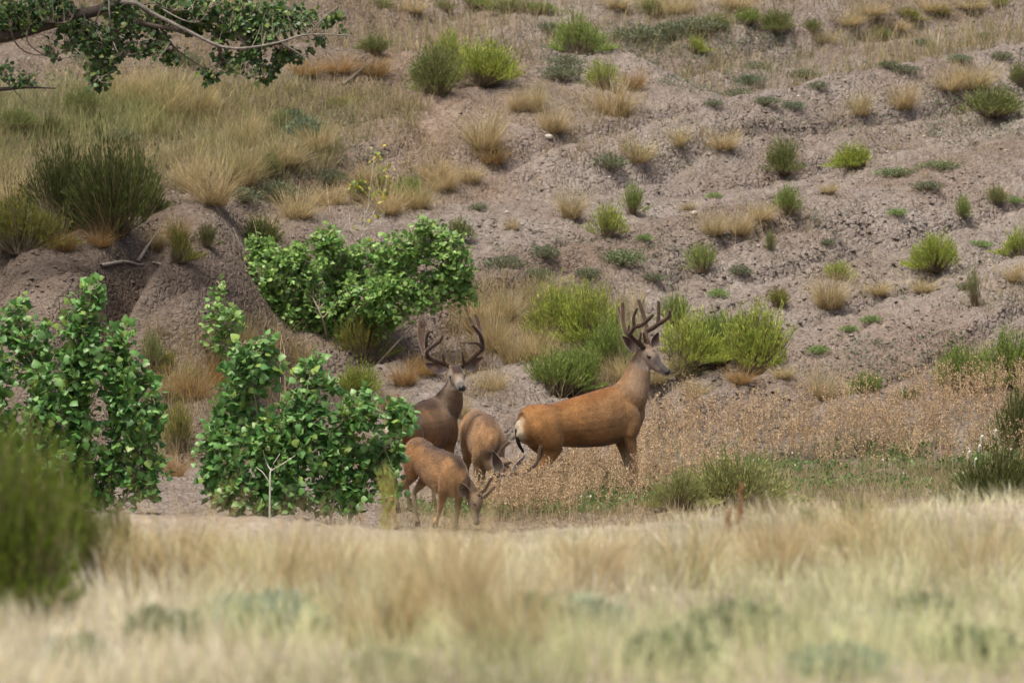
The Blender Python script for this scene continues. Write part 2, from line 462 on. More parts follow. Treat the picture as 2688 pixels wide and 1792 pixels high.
def rabbit_variant(seed, n, lpn, fine=1.0, bare=0.46):
    """unit shrub: about 1 m wide and 1 m tall, stems and foliage as two meshes"""
    r = np.random.default_rng(seed)
    st, fo = MB(), MB()
    lob = r.normal(0, 0.2, (6, 2)); lh = r.uniform(0.6, 1.0, 6)
    k = r.integers(0, 6, n)
    az = r.random(n) * 6.28; rr = np.sqrt(r.random(n)) * 0.36
    ex = lob[k, 0] + rr * np.cos(az); ey = lob[k, 1] + rr * np.sin(az)
    d = np.hypot(ex, ey)
    ez = lh[k] * np.sqrt(np.clip(1 - (d / 0.62) ** 2, 0.06, 1)) * r.uniform(0.58, 1.08, n)
    b0 = np.stack([r.normal(0, 0.05, n) + ex * .12, r.normal(0, 0.05, n) + ey * .12, np.full(n, -0.03)], 1)
    e = np.stack([ex, ey, ez], 1)
    t = np.linspace(0, 1, 4)[None, :, None]
    dead = r.random(n) < .2
    mid = b0 * 0.5 + e * 0.5 + np.stack([ex * .12, ey * .12, -ez * .06], 1)
    path = (1 - t) ** 2 * b0[:, None] + 2 * t * (1 - t) * mid[:, None] + t ** 2 * e[:, None]
    out = r.random(n) < .12; e[out] *= r.uniform(1.08, 1.28, (int(out.sum()), 1))
    wd = np.array([0.011, 0.008, 0.006, 0.004])[None] * np.ones((n, 1)) * fine
    sc = rcol([(0.20, 0.155, 0.10), (0.27, 0.22, 0.15), (0.15, 0.115, 0.08)], n, r)
    gc = rcol([(0.20, 0.20, 0.09), (0.23, 0.22, 0.11)], n, r)
    gc[dead] = np.array([.46, .36, .20])
    u = np.linspace(0, 1, 4)[None, :, None] ** 1.3
    cols = sc[:, None] * (1 - u) + gc[:, None] * u
    sa = r.random(n) * 6.28
    ribbons(st, path, wd, cols, np.stack([np.cos(sa), np.sin(sa), 0 * sa], 1))
    # narrow leaves along the upper stems
    si = np.repeat(np.arange(n)[~dead], lpn); m = len(si); tt = bare + (1 - bare) * r.random(m) ** 0.75
    tv = tt[:, None]
    p = (1 - tv) ** 2 * b0[si] + 2 * tv * (1 - tv) * mid[si] + tv ** 2 * e[si]
    tg = nrm(2 * (1 - tv) * (mid[si] - b0[si]) + 2 * tv * (e[si] - mid[si]))
    dr = nrm(tg + r.normal(0, 0.30, (m, 3)) + np.array([0, 0, .45]))
    L = r.uniform(0.045, 0.10, m)[:, None] * fine ** 0.5
    sd_ = nrm(np.cross(dr, r.normal(0, 1, (m, 3))))
    wv = 0.0052 * fine * r.uniform(.7, 1.4, (m, 1))
    v = np.stack([p, p + dr * L * .5 + sd_ * wv, p + dr * L, p + dr * L * .5 - sd_ * wv], 1)
    c = rcol([(0.60, 0.66, 0.36), (0.85, 0.90, 0.45), (0.42, 0.50, 0.27), (1.0, 1.0, 0.5), (1.3, 1.1, 0.75)], m, r, 0.14)
    fo.add(v.reshape(-1, 3), np.repeat(c, 4, 0), f4=np.arange(m * 4).reshape(-1, 4))
    return st.mesh('shrub_stems', M_SHRUB), fo.mesh('shrub_foliage', M_SHRUB)
RB = [rabbit_variant(100 + i, 640, 15, 1.0, 0.40 + .05 * (i % 3)) for i in range(6)]
RS = [rabbit_variant(120 + i, 300, 11, 1.35, 0.32 + .06 * (i % 3)) for i in range(6)]
RBARE = [rabbit_variant(130 + i, 260, 3, 1.3, 0.55) for i in range(2)]

def tuft_variant(seed, n, spread=0.75, green=0.0):
    """unit bunch grass: about 1 m wide, 1 m tall"""
    r = np.random.default_rng(seed); mb = MB()
    a = r.random(n) * 6.28; rr = 0.19 * np.sqrt(r.random(n))
    base = np.stack([rr * np.cos(a), rr * np.sin(a), np.full(n, -0.04)], 1)
    bias = r.random() * 6.28; lean = np.abs(r.normal(0, spread * 0.6, n)) + 0.04 + .18 * np.cos(a - bias)
    L = (.28 + .85 * r.random(n) ** .8) * (1 - 0.25 * np.clip(lean, 0, 1)); L[:24] *= 1.25
    az = a + r.normal(0, 0.9, n)
    c0 = rcol([(0.30, 0.21, 0.11), (0.22, 0.15, 0.08), (0.36, 0.27, 0.15)], n, r)
    c1 = rcol([(0.60, 0.46, 0.24), (0.52, 0.38, 0.18), (0.68, 0.55, 0.32)], n, r)
    g = r.random(n) < green
    c1[g] = rcol([(0.30, 0.34, 0.13), (0.38, 0.40, 0.16)], int(g.sum()), r) if g.any() else c1[g]
    blades(mb, base, L, lean, az, r.uniform(0.0, 1.4, n), r.uniform(0.005, 0.011, n), c0, c1, 4)
    return mb.mesh('grass_tuft', M_GRASS)
TF = [tuft_variant(200 + i, 560, 0.75 + 0.1 * (i % 3), (0, 0.15, 0.05, 0.25)[i % 4]) for i in range(8)]
def sage_variant(seed):
    """unit low grey plant, 1 m wide, about 0.6 m tall"""
    r = np.random.default_rng(seed); mb = MB(); n = 900
    a = r.random(n) * 6.28; d = np.sqrt(r.random(n)) * .5
    k = r.normal(0, .1, (n, 2))
    p = np.stack([d * np.cos(a) + k[:, 0], d * np.sin(a) + k[:, 1], (0.5 * np.sqrt(np.clip(1 - (d / .56) ** 2, .02, 1))) * r.random(n) ** .6], 1)
    dr = nrm(np.stack([np.cos(a) * d, np.sin(a) * d, np.full(n, .35)], 1) + r.normal(0, .3, (n, 3)))
    L = r.uniform(.07, .16, (n, 1)); sd_ = nrm(np.cross(dr, r.normal(0, 1, (n, 3)))); wv = r.uniform(.010, .02, (n, 1))
    v = np.stack([p, p + dr * L * .5 + sd_ * wv, p + dr * L, p + dr * L * .5 - sd_ * wv], 1)
    mb.add(v.reshape(-1, 3), np.repeat(rcol([(.75, .8, .65), (.55, .6, .48), (.95, 1, .8)], n, r), 4, 0), f4=np.arange(n * 4).reshape(-1, 4))
    m2 = 60; a = r.random(m2) * 6.28
    e = np.stack([.4 * np.cos(a), .4 * np.sin(a), r.uniform(.15, .45, m2)], 1); b0 = e * .06; b0[:, 2] = -.03
    ribbons(mb, np.stack([b0, (b0 + e) / 2 + [0, 0, .04], e], 1), np.full((m2, 3), .014), np.broadcast_to(np.array([.6, .5, .38]), (m2, 3, 3)), np.stack([-np.sin(a), np.cos(a), 0 * a], 1))
    return mb.mesh('low_plant', M_SHRUB)
SG = [sage_variant(300 + i) for i in range(4)]

TINT = {  # leaf tint for each look
    'bright': (0.47, 0.56, 0.19), 'green': (0.32, 0.44, 0.18), 'dark': (0.15, 0.19, 0.09), 'olive': (0.34, 0.34, 0.13),
    'grey': (0.28, 0.33, 0.20), 'sage': (0.245, 0.265, 0.19), 'blue': (0.21, 0.27, 0.20), 'tan': (1.18, 1.24, 1.24), 'pale': (1.3, 1.38, 1.5), 'rust': (0.95, 0.82, 0.66), 'yellow': (0.55, 0.52, 0.11), 'frost': (0.46, 0.54, 0.46), 'silver': (0.40, 0.43, 0.27), 'lush': (0.20, 0.28, 0.065)}
SL = {'bright': 'bright yellow-green rounded shrub', 'green': 'mid-green broom-like shrub', 'dark': 'dark green broom-like shrub', 'olive': 'olive green twiggy shrub', 'grey': 'grey-green feathery shrub', 'yellow': 'yellow-flowered green shrub', 'silver': 'silvery green shrub', 'lush': 'lush green shrub'}
cnt = [0]
PLANTS = []      # (object, position, width in metres, words, own label?)
def shrub(x, y, w_, h_, look, label=None, where='on the bare clay slope', bare=False, far=True):
    p = hit(x * K, y * K, far)[0]; sc = p[1] / F * K
    big = w_ > 95
    src = RBARE if bare else (RB if big else RS)
    me = src[cnt[0] % len(src)]; cnt[0] += 1
    lb = label or f'{"large" if big else "small"} {SL[look]} growing {where}'
    e = empty('rabbitbrush', p, lb, 'shrub', None if label else f'{"large" if big else "small"} {look} shrubs {where}')
    e.rotation_euler.z = cnt[0] * 2.4; e.scale = (w_ * sc * .92, w_ * sc * .92, h_ * sc * 1.04)
    s = link('stems', me[0], e); f = link('foliage', me[1], e)
    f.color = (*TINT[look], 1)
    PLANTS.append((e, p, w_ * sc, f'{"large" if big else "small"} {SL[look]}', label is not None, where))
    return e
def tuft(x, y, w_, h_, look='tan', label=None, where='on the bare clay slope', far=True):
    p = hit(x * K, y * K, far)[0]; sc = p[1] / F * K
    o = link('grass_tuft', TF[cnt[0] % len(TF)], None, p); cnt[0] += 1
    o.rotation_euler.z = cnt[0] * 2.4; s = w_ * sc * 0.95; o.scale = (s, s, h_ * sc * 1.08); o.color = (*TINT[look], 1)
    nm = {'tan': 'tan', 'pale': 'pale straw-coloured', 'rust': 'brown'}[look]; sz = 'large' if w_ > 95 else 'small'
    tag(o, label or f'{sz} {nm} dry bunch grass tuft {where}', 'grass tuft', None if label else f'{sz} {nm} grass tufts {where}')
    PLANTS.append((o, p, w_ * sc, f'{sz} {nm} dry grass tuft', label is not None, where))
    return o
def sage(x, y, w_, h_, look='sage', label=None, where='on the bare clay slope', far=True):
    p = hit(x * K, y * K, far)[0]; sc = p[1] / F * K
    o = link('low_sagebrush', SG[cnt[0] % len(SG)], None, p); cnt[0] += 1
    o.rotation_euler.z = cnt[0] * 2.4; o.scale = (w_ * sc, w_ * sc, h_ * sc * 1.7); o.color = (*TINT[look], 1)
    nm = {'sage': 'grey-green', 'blue': 'blue-green', 'grey': 'pale green', 'green': 'leafy green', 'frost': 'frosty blue-green'}[look]
    tag(o, label or f'low {nm} plant hugging the ground {where}', 'low plant', None if label else f'low {nm} plants {where}')
    PLANTS.append((o, p, w_ * sc, f'low {nm} ground-hugging plant', label is not None, where))
    return o

GS = 'among the grass on the left slope'; HM = 'at the foot of the slope'; TOP = 'beyond the crest of the bare mound'
# big shrubs of the upper slope
shrub(1010, 218, 150, 125, 'grey', 'grey-green half of the big double shrub high on the slope')
shrub(1110, 195, 170, 120, 'bright', 'yellow-topped half of the big double shrub high on the slope')
shrub(1040, 180, 110, 110, 'bright', 'bright shrub wedged behind the big double shrub high on the slope')
shrub(1332, 122, 125, 110, 'green', 'dense green shrub just below the crest of the bare mound')
shrub(1385, 205, 90, 75, 'bright', 'green shrub growing out of a large straw grass tuft')
shrub(1592, 118, 62, 52, 'bright')
shrub(1392, 545, 92, 100, 'bright', 'fan-shaped green shrub beside a straw tuft in mid slope')
shrub(1452, 500, 66, 80, 'green', 'smaller green shrub leaning behind a fan-shaped green shrub')
shrub(1800, 412, 105, 88, 'grey'); shrub(1972, 384, 128, 68, 'bright', 'low spreading bright green shrub alone on the right slope')
shrub(1812, 492, 84, 70, 'green'); shrub(2150, 640, 118, 108, 'bright', 'globe-shaped yellow-green shrub above the right gully')
shrub(1925, 640, 90, 55, 'bright'); shrub(1612, 628, 92, 72, 'green'); shrub(1785, 700, 80, 52, 'olive', 'low olive dome shrub with bare stems below it')
shrub(2212, 505, 46, 60, 'green'); shrub(2286, 480, 54, 48, 'grey'); shrub(2345, 592, 80, 85, 'bright')
shrub(2240, 702, 50, 110, 'grey', 'thin half-bare shrub on the right slope', bare=True)
shrub(1770, 580, 32, 50, 'grey'); shrub(1625, 600, 50, 40, 'grey')
# row at the foot of the slope
shrub(1575, 848, 175, 150, 'bright', 'bright green shrub right behind the standing buck\'s muzzle')
shrub(1735, 862, 210, 165, 'bright', 'large spreading yellow-green shrub with bare trunk below its dome')
shrub(1650, 840, 170, 145, 'green', 'green middle of the shrub row beyond the standing buck\'s muzzle')
shrub(1548, 745, 86, 92, 'green', where=HM)
shrub(1290, 785, 165, 140, 'bright', where=HM); shrub(1365, 805, 160, 150, 'bright', where=HM); shrub(1415, 835, 140, 130, 'green', where=HM)
shrub(1275, 910, 170, 110, 'green', where=HM); shrub(1340, 890, 140, 110, 'green', where=HM); shrub(1225, 770, 80, 60, 'olive', where=HM)
shrub(2215, 890, 150, 115, 'green', 'dark green shrub at the right end of the dry weeds'); shrub(2310, 885, 170, 130, 'green', 'taller green shrub behind the right end of the dry weeds')
shrub(1560, 880, 120, 60, 'olive', where=HM, bare=True); shrub(1990, 905, 100, 60, 'green', where=HM); shrub(2100, 915, 90, 40, 'grey', where=HM)
shrub(832, 830, 140, 125, 'olive', 'olive broom shrub before the leafy cottonwood thicket'); shrub(822, 900, 130, 85, 'bright', 'low yellow-green dome shrub left of the antlered buck looking out')
shrub(412, 1035, 90, 135, 'olive', 'upright olive shrub in the gap between two leafy saplings')
shrub(440, 890, 90, 70, 'olive', where=HM, bare=True); shrub(345, 850, 70, 95, 'grey', where=HM); shrub(390, 845, 60, 60, 'olive', where=HM)
# left slope
shrub(265, 540, 240, 225, 'dark', 'great dark green broom shrub on the left slope'); shrub(140, 510, 190, 200, 'dark', 'dark green shrub leaning left of the great broom shrub'); shrub(320, 500, 110, 165, 'dark', 'tall right flank of the great dark broom shrub')
shrub(50, 575, 190, 160, 'olive', 'wide olive shrub at the edge of the mud bank'); shrub(120, 560, 110, 100, 'olive', where=GS, bare=True)
shrub(398, 600, 84, 115, 'olive', where=GS); shrub(590, 572, 130, 85, 'dark', where=GS); shrub(472, 562, 70, 60, 'dark', where=GS)
shrub(1050, 550, 82, 62, 'grey', where='beside the leafy thicket'); shrub(945, 450, 105, 62, 'green', where=GS); shrub(830, 460, 84, 48, 'dark', where=GS); shrub(880, 455, 70, 60, 'olive', where=GS)
shrub(790, 245, 110, 32, 'olive', where=GS); shrub(650, 300, 80, 60, 'grey', where=GS); shrub(620, 420, 60, 70, 'grey', where=GS); shrub(120, 320, 70, 60, 'dark', where=GS); shrub(860, 118, 100, 52, 'grey', where=GS)
shrub(30, 300, 120, 55, 'grey', where=GS); shrub(200, 260, 120, 60, 'grey', where=GS)
shrub(2275, 262, 170, 80, 'grey', 'wide grey-green shrub high on the right slope'); shrub(2345, 200, 60, 60, 'grey')
# beyond the crest
for x, y, w_, h_, lk in ((1080, 22, 120, 40, 'green'), (1020, 24, 70, 30, 'grey'), (1180, 28, 130, 40, 'grey'), (870, 22, 80, 34, 'grey'), (1240, 30, 90, 30, 'green'), (1790, 70, 110, 55, 'grey'), (1720, 60, 90, 40, 'green'),
                       (1870, 75, 60, 30, 'grey'), (2080, 50, 90, 40, 'olive'), (2160, 40, 70, 34, 'olive'), (2020, 95, 80, 32, 'green'), (2290, 18, 70, 34, 'green'), (1500, 40, 90, 40, 'grey'), (1640, 70, 80, 40, 'grey')):
    shrub(x, y, w_, h_, lk, where=TOP)
# straw tufts
for a in ((1110, 335, 150, 125, 'tan', 'largest straw tuft in the middle of the slope'), (1270, 305, 110, 80), (1228, 248, 80, 80), (1190, 255, 70, 60), (1312, 508, 100, 88, 'tan', 'straw tuft beside the fan-shaped green shrub'), (1412, 255, 150, 115, 'tan', 'large straw tuft with a green shrub growing out of it'),
          (1460, 365, 120, 66), (1662, 348, 105, 56), (1555, 335, 70, 56), (1905, 708, 130, 100, 'tan', 'round straw tuft under a green shrub top above the gully'), (1975, 262, 88, 74), (2075, 245, 110, 80), (2235, 195, 160, 80), (2180, 210, 110, 60),
          (1640, 540, 90, 60), (1700, 538, 100, 60), (1750, 530, 80, 50), (1175, 530, 46, 44), (1130, 370, 110, 60, 'rust'), (1020, 440, 110, 60), (1080, 420, 90, 50), (1460, 200, 80, 60, 'rust'), (1180, 180, 70, 40),
          (2330, 640, 70, 50), (2120, 665, 90, 40), (2020, 690, 80, 40), (2290, 460, 70, 36), (1905, 450, 60, 30), (1580, 480, 50, 26)):
    tuft(*a)
for a in ((490, 470, 170, 130), (560, 430, 130, 100), (440, 440, 120, 100), (680, 500, 140, 95), (760, 470, 120, 70), (370, 255, 170, 130), (300, 230, 130, 90), (460, 260, 120, 90), (890, 490, 150, 95), (960, 480, 120, 80), (1000, 410, 120, 60), (650, 380, 130, 90), (730, 340, 120, 80),
          (600, 540, 110, 70), (410, 560, 80, 70, 'rust'), (560, 330, 120, 90), (840, 420, 90, 60), (860, 170, 120, 60, 'rust'), (780, 165, 110, 50, 'rust'), (700, 170, 110, 50, 'rust'), (30, 480, 130, 100), (180, 420, 140, 90), (290, 400, 120, 90), (360, 570, 70, 70), (230, 560, 90, 60, 'rust'), (150, 575, 90, 60, 'rust')):
    tuft(*a[:5], where=GS) if len(a) > 4 else tuft(*a, where=GS)
for a in ((1130, 800, 130, 120), (1180, 830, 120, 110), (1090, 760, 110, 100), (1160, 730, 110, 90), (1230, 830, 120, 90), (1240, 700, 90, 60), (1440, 880, 120, 70), (1500, 890, 110, 60), (1130, 890, 110, 70), (1080, 850, 80, 70, 'rust'), (930, 880, 110, 70, 'rust'), (980, 860, 100, 60, 'rust'),
          (440, 905, 140, 90, 'rust'), (400, 900, 110, 90), (500, 880, 110, 90, 'rust'), (560, 800, 90, 80), (610, 830, 80, 80), (690, 860, 80, 90), (900, 950, 90, 60, 'rust'), (1600, 910, 90, 50), (1700, 880, 100, 50, 'rust'), (1800, 870, 80, 40), (400, 1100, 90, 80, 'rust'), (1080, 1010, 80, 70), (1060, 960, 70, 60), (1890, 915, 110, 90, 'pale')):
    tuft(*a[:4], a[4] if len(a) > 4 else 'tan', where=HM)
for x, y, w_, h_ in ((1560, 30, 120, 50), (1500, 20, 110, 40), (1690, 30, 120, 50), (1950, 70, 110, 45), (2000, 40, 120, 40), (2230, 30, 120, 40), (2140, 30, 110, 40), (1420, 25, 90, 40), (950, 25, 90, 40), (1890, 100, 100, 40), (2060, 80, 90, 34)):
    tuft(x, y, w_, h_, 'tan', where=TOP)
# low grey and blue plants
for a in ((1395, 390, 80, 42), (1430, 605, 90, 44, 'grey'), (1252, 598, 60, 36), (1160, 615, 80, 36), (1740, 155, 60, 26), (1845, 185, 60, 28), (2120, 105, 46, 20, 'blue'), (2205, 140, 50, 22, 'blue'), (1700, 215, 70, 26), (1290, 185, 90, 42), (1460, 95, 110, 46), (1540, 100, 110, 50), (1600, 80, 120, 40), (1260, 80, 50, 26),
          (2040, 160, 50, 20), (2080, 175, 60, 24), (1880, 210, 40, 20), (1760, 240, 60, 24), (1820, 250, 50, 22, 'blue'), (1300, 160, 70, 34), (1640, 250, 40, 18), (2260, 90, 40, 20), (2300, 130, 50, 24), (1720, 190, 60, 24, 'blue'), (1100, 480, 40, 20), (2250, 560, 50, 22, 'green'), (1700, 650, 50, 26), (1650, 690, 44, 24, 'green'), (2060, 500, 40, 20, 'green'),
          (2220, 660, 40, 20), (1950, 760, 40, 18, 'green'), (2000, 740, 44, 20, 'green'), (1880, 800, 50, 22, 'green'), (1500, 640, 50, 24), (1350, 640, 60, 26), (1240, 640, 60, 24), (2330, 480, 36, 18, 'green'), (1480, 560, 36, 18, 'green'), (1640, 450, 34, 16, 'green'), (1900, 560, 36, 16), (2130, 440, 60, 22), (2060, 400, 90, 26, 'grey'), (2160, 380, 90, 26, 'grey')):
    sage(*a)
for a in ((420, 150, 90, 40), (220, 150, 90, 50), (700, 320, 90, 60, 'blue'), (270, 330, 80, 40), (670, 290, 60, 40, 'blue'), (760, 420, 70, 40), (640, 460, 90, 60), (560, 470, 70, 40)):
    sage(*a, where=GS)

# ------------------------------------------------------------------ grass too thick to count on the left slope, and thin dry grass elsewhere
def poly_in(px, py, poly):
    inside = np.zeros(len(px), bool); q = np.array(poly, float)
    for i in range(len(q)):
        (x1, y1), (x2, y2) = q[i], q[(i + 1) % len(q)]
        if y1 != y2: inside ^= ((y1 > py) != (y2 > py)) & (px < (x2 - x1) * (py - y1) / (y2 - y1) + x1)
    return inside
def scatter(poly, n, seed, thr=None, ns=0.6):
    r = np.random.default_rng(seed); q = np.array(poly, float) * K
    px = r.uniform(q[:, 0].min(), q[:, 0].max(), n * 2); py = r.uniform(q[:, 1].min(), q[:, 1].max(), n * 2)
    k = poly_in(px, py, q); px, py = px[k][:n], py[k][:n]
    p = hit(px, py, True)
    if thr is not None:
        p = p[fbm(p[:, 0] * ns, p[:, 1] * ns, 3, seed) + r.normal(0, .12, len(p)) > thr]
    return p, r
def grass_stuff(name, label, parts):
    mb = MB()
    for p, r, hmin, hmax, cols, basec, w_ in parts:
        n = len(p)
        patch = fbm(p[:, 0] * .9, p[:, 1] * .7, 3, 17)[:, None]
        c1 = rcol(cols, n, r, .14) * (1 + .35 * patch)
        c0 = rcol(basec, n, r, .14)
        blades(mb, p - [0, 0, .01], r.uniform(hmin, hmax, n) * (1 + .3 * patch[:, 0]), np.abs(r.normal(.1, .3, n)), r.random(n) * 6.28, r.uniform(0, 1.1, n), r.uniform(.004, .008, n) * w_, c0, c1, 3)
    o = link(name, mb.mesh(name, M_GRASS)); tag(o, label, 'grass', kind='stuff')
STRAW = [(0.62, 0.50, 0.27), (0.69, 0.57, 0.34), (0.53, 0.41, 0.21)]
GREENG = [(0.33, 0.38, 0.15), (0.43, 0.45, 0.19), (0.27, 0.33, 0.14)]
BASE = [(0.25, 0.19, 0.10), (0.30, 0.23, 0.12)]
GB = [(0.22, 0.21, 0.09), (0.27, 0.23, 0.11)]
slope = [(-160, 250), (200, 205), (420, 190), (640, 200), (860, 215), (1000, 250), (960, 300), (820, 330), (760, 400), (640, 430), (520, 440), (420, 420), (330, 500), (-160, 560)]
parts = []
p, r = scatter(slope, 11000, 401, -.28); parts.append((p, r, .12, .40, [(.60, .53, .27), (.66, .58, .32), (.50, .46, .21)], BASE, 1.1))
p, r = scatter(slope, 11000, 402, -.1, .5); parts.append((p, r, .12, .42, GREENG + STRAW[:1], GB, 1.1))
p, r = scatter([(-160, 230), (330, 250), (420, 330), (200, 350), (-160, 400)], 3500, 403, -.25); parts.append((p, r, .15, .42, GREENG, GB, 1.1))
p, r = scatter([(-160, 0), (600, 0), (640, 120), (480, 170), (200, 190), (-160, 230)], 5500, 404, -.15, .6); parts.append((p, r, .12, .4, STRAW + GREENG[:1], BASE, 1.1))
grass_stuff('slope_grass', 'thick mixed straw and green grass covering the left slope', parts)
parts = []
p, r = scatter([(1060, 640), (1220, 660), (1480, 700), (1500, 900), (1330, 930), (1060, 930), (980, 850)], 5200, 411, -.12); parts.append((p, r, .1, .34, STRAW, BASE, 1.0))
p, r = scatter([(1200, 660), (1480, 680), (1480, 880), (1230, 900)], 2600, 412, -.02); parts.append((p, r, .1, .34, GREENG, GB, 1.0))
p, r = scatter([(330, 760), (620, 740), (760, 900), (880, 960), (860, 1010), (330, 1120)], 3600, 413, -.15); parts.append((p, r, .1, .36, STRAW + GREENG[:1], BASE, 1.0))
p, r = scatter([(870, 240), (1020, 270), (1060, 440), (900, 500), (700, 520), (620, 440), (760, 380)], 1500, 414, .05); parts.append((p, r, .07, .22, STRAW, BASE, 1.0))
p, r = scatter([(1900, 260), (2420, 230), (2420, 480), (2150, 460), (1950, 420)], 2600, 415, .02, .9); parts.append((p, r, .04, .15, STRAW, BASE, 1.0))
p, r = scatter([(1550, 480), (1850, 470), (1900, 560), (1600, 560)], 700, 416, .05, .9); parts.append((p, r, .08, .22, STRAW, BASE, 1.0))
p, r = scatter([(1900, 620), (2420, 600), (2420, 720), (2000, 730)], 900, 417, .05, .9); parts.append((p, r, .05, .18, STRAW + GREENG[:1], BASE, 1.0))
p, r = scatter([(1350, 860), (2420, 860), (2420, 960), (1480, 960)], 1500, 418, .0, .9); parts.append((p, r, .05, .2, STRAW, BASE, 1.0))
p, r = scatter([(600, 60), (1350, 50), (1350, 330), (700, 330)], 3500, 419, .0, .9); parts.append((p, r, .04, .13, STRAW, BASE, 1.0))
p, r = scatter([(1250, 120), (2420, 60), (2420, 640), (1250, 640)], 7000, 420, .02, .9); parts.append((p, r, .02, .10, STRAW + GREENG, BASE, 1.0))
p, r = scatter([(860, 330), (1130, 300), (1350, 330), (1300, 420), (1000, 520), (820, 540)], 2600, 421, .03, .9); parts.append((p, r, .05, .2, STRAW, BASE, 1.0))
p, r = scatter([(1250, 220), (1520, 230), (1760, 330), (1500, 420), (1250, 360)], 1800, 422, .06, .9); parts.append((p, r, .05, .2, STRAW, BASE, 1.0))
p, r = scatter([(1500, 600), (2420, 640), (2420, 860), (1850, 860), (1800, 720), (1500, 680)], 1700, 423, .08, .9); parts.append((p, r, .04, .17, STRAW + GREENG[:1], BASE, 1.0))
grass_stuff('dry_grass', 'thin dry grass in patches over the clay slope', parts)
parts = []
for s_, cols, n in ((431, STRAW, 17000), (432, GREENG, 12000), (433, [(0.30, .24, .13), (.27, .33, .2), (.22, .28, .17)], 12000)):
    r = np.random.default_rng(s_)
    Y = r.uniform(116.5, 131, n); X = r.uniform(-1, 1, n) * (Y * 1344 / F + .8)
    pxc = CX + X * F / Y
    yc = np.interp(pxc, [-200, 500, 900, 1150, 1450, 1700, 1900, 2200, 2688, 3000], [121.5, 120.5, 119.2, 119.8, 119.2, 117.4, 116.3, 118.0, 120.6, 122])
    k = (Y > yc + .5) & (fbm(X * .5, Y * .5, 3, s_) + r.normal(0, .1, n) > -.08); X, Y = X[k], Y[k]
    parts.append((np.stack([X, Y, H(X, Y)], 1), r, .16, .46, cols, BASE, 1.3))
grass_stuff('crest_grass', 'mixed straw and green grass beyond the crest of the mound', parts)

def sprigs(name, label, parts):
    mb = MB()
    for p, r, s, cols in parts:
        m = len(p) * 6; i = np.repeat(np.arange(len(p)), 6); a = r.random(m) * 6.28; d = r.uniform(0, s, m)
        c = p[i] + np.stack([d * np.cos(a), d * np.sin(a), r.uniform(0, s * .7, m)], 1)
        dr = nrm(np.stack([np.cos(a), np.sin(a), r.uniform(.1, 1.4, m)], 1)); L = r.uniform(.02, .06, (m, 1)); sd_ = nrm(np.cross(dr, r.normal(0, 1, (m, 3)))); wv = L * .17
        q = np.stack([c, c + dr * L * .5 + sd_ * wv, c + dr * L, c + dr * L * .5 - sd_ * wv], 1)
        mb.add(q.reshape(-1, 3), np.repeat(rcol(cols, m, r, .15), 4, 0), f4=np.arange(m * 4).reshape(-1, 4))
    o = link(name, mb.mesh(name, M_SHRUB)); tag(o, label, 'ground cover', kind='stuff')
GREYS = [(.20, .235, .17), (.26, .285, .20), (.16, .19, .145), (.30, .27, .18)]
sp = []
for poly, n, th in (([(1380, 60), (1720, 50), (1860, 130), (1700, 230), (1500, 200), (1250, 190), (1230, 90)], 1300, 0.0), ([(1700, 150), (2420, 60), (2420, 330), (1900, 300)], 700, .10), ([(2120, 210), (2420, 190), (2420, 330), (2120, 330)], 400, 0.), ([(1100, 560), (1560, 540), (1560, 680), (1120, 650)], 420, .08), ([(1350, 340), (1700, 260), (1850, 300), (1500, 430)], 300, .1), ([(-150, 160), (450, 130), (450, 250), (-150, 270)], 900, -.05), ([(300, 330), (800, 250), (900, 400), (480, 520)], 700, .05), ([(1850, 480), (2420, 440), (2420, 720), (1900, 700)], 400, .12), ([(1850, 780), (2200, 760), (2200, 900), (1900, 900)], 260, .05)):
    p, r = scatter(poly, n, 900 + n, th, .9); sp.append((p, r, .05, GREYS))
sprigs('grey_sprigs', 'sparse grey-green sprigs spread over the clay slope', sp)
def litter():
    r = np.random.default_rng(951); mb = MB(); B_ = []
    for o, p, wd, *_ in PLANTS:
        if p[1] < 83: continue
        n = int(np.clip(wd * 130, 25, 120)); a = r.random(n) * 6.28; d = np.abs(r.normal(0, .36, n)) * wd + .05
        B_.append(np.stack([p[0] + d * np.cos(a), p[1] + d * np.sin(a) * .9, np.zeros(n)], 1))
    q = np.concatenate(B_); n = len(q); q[:, 2] = H(q[:, 0], q[:, 1])
    blades(mb, q, r.uniform(.03, .13, n), np.abs(r.normal(.7, .5, n)), r.random(n) * 6.28, r.uniform(0, 1.2, n), r.uniform(.004, .008, n), rcol([(.20, .145, .09), (.15, .11, .075)], n, r), rcol([(.40, .30, .17), (.26, .19, .12), (.22, .22, .13)], n, r), 3)
    o = link('plant_litter', mb.mesh('plant_litter', M_GRASS)); tag(o, 'brown litter and stubble round the feet of the shrubs', 'litter', kind='stuff')
litter()

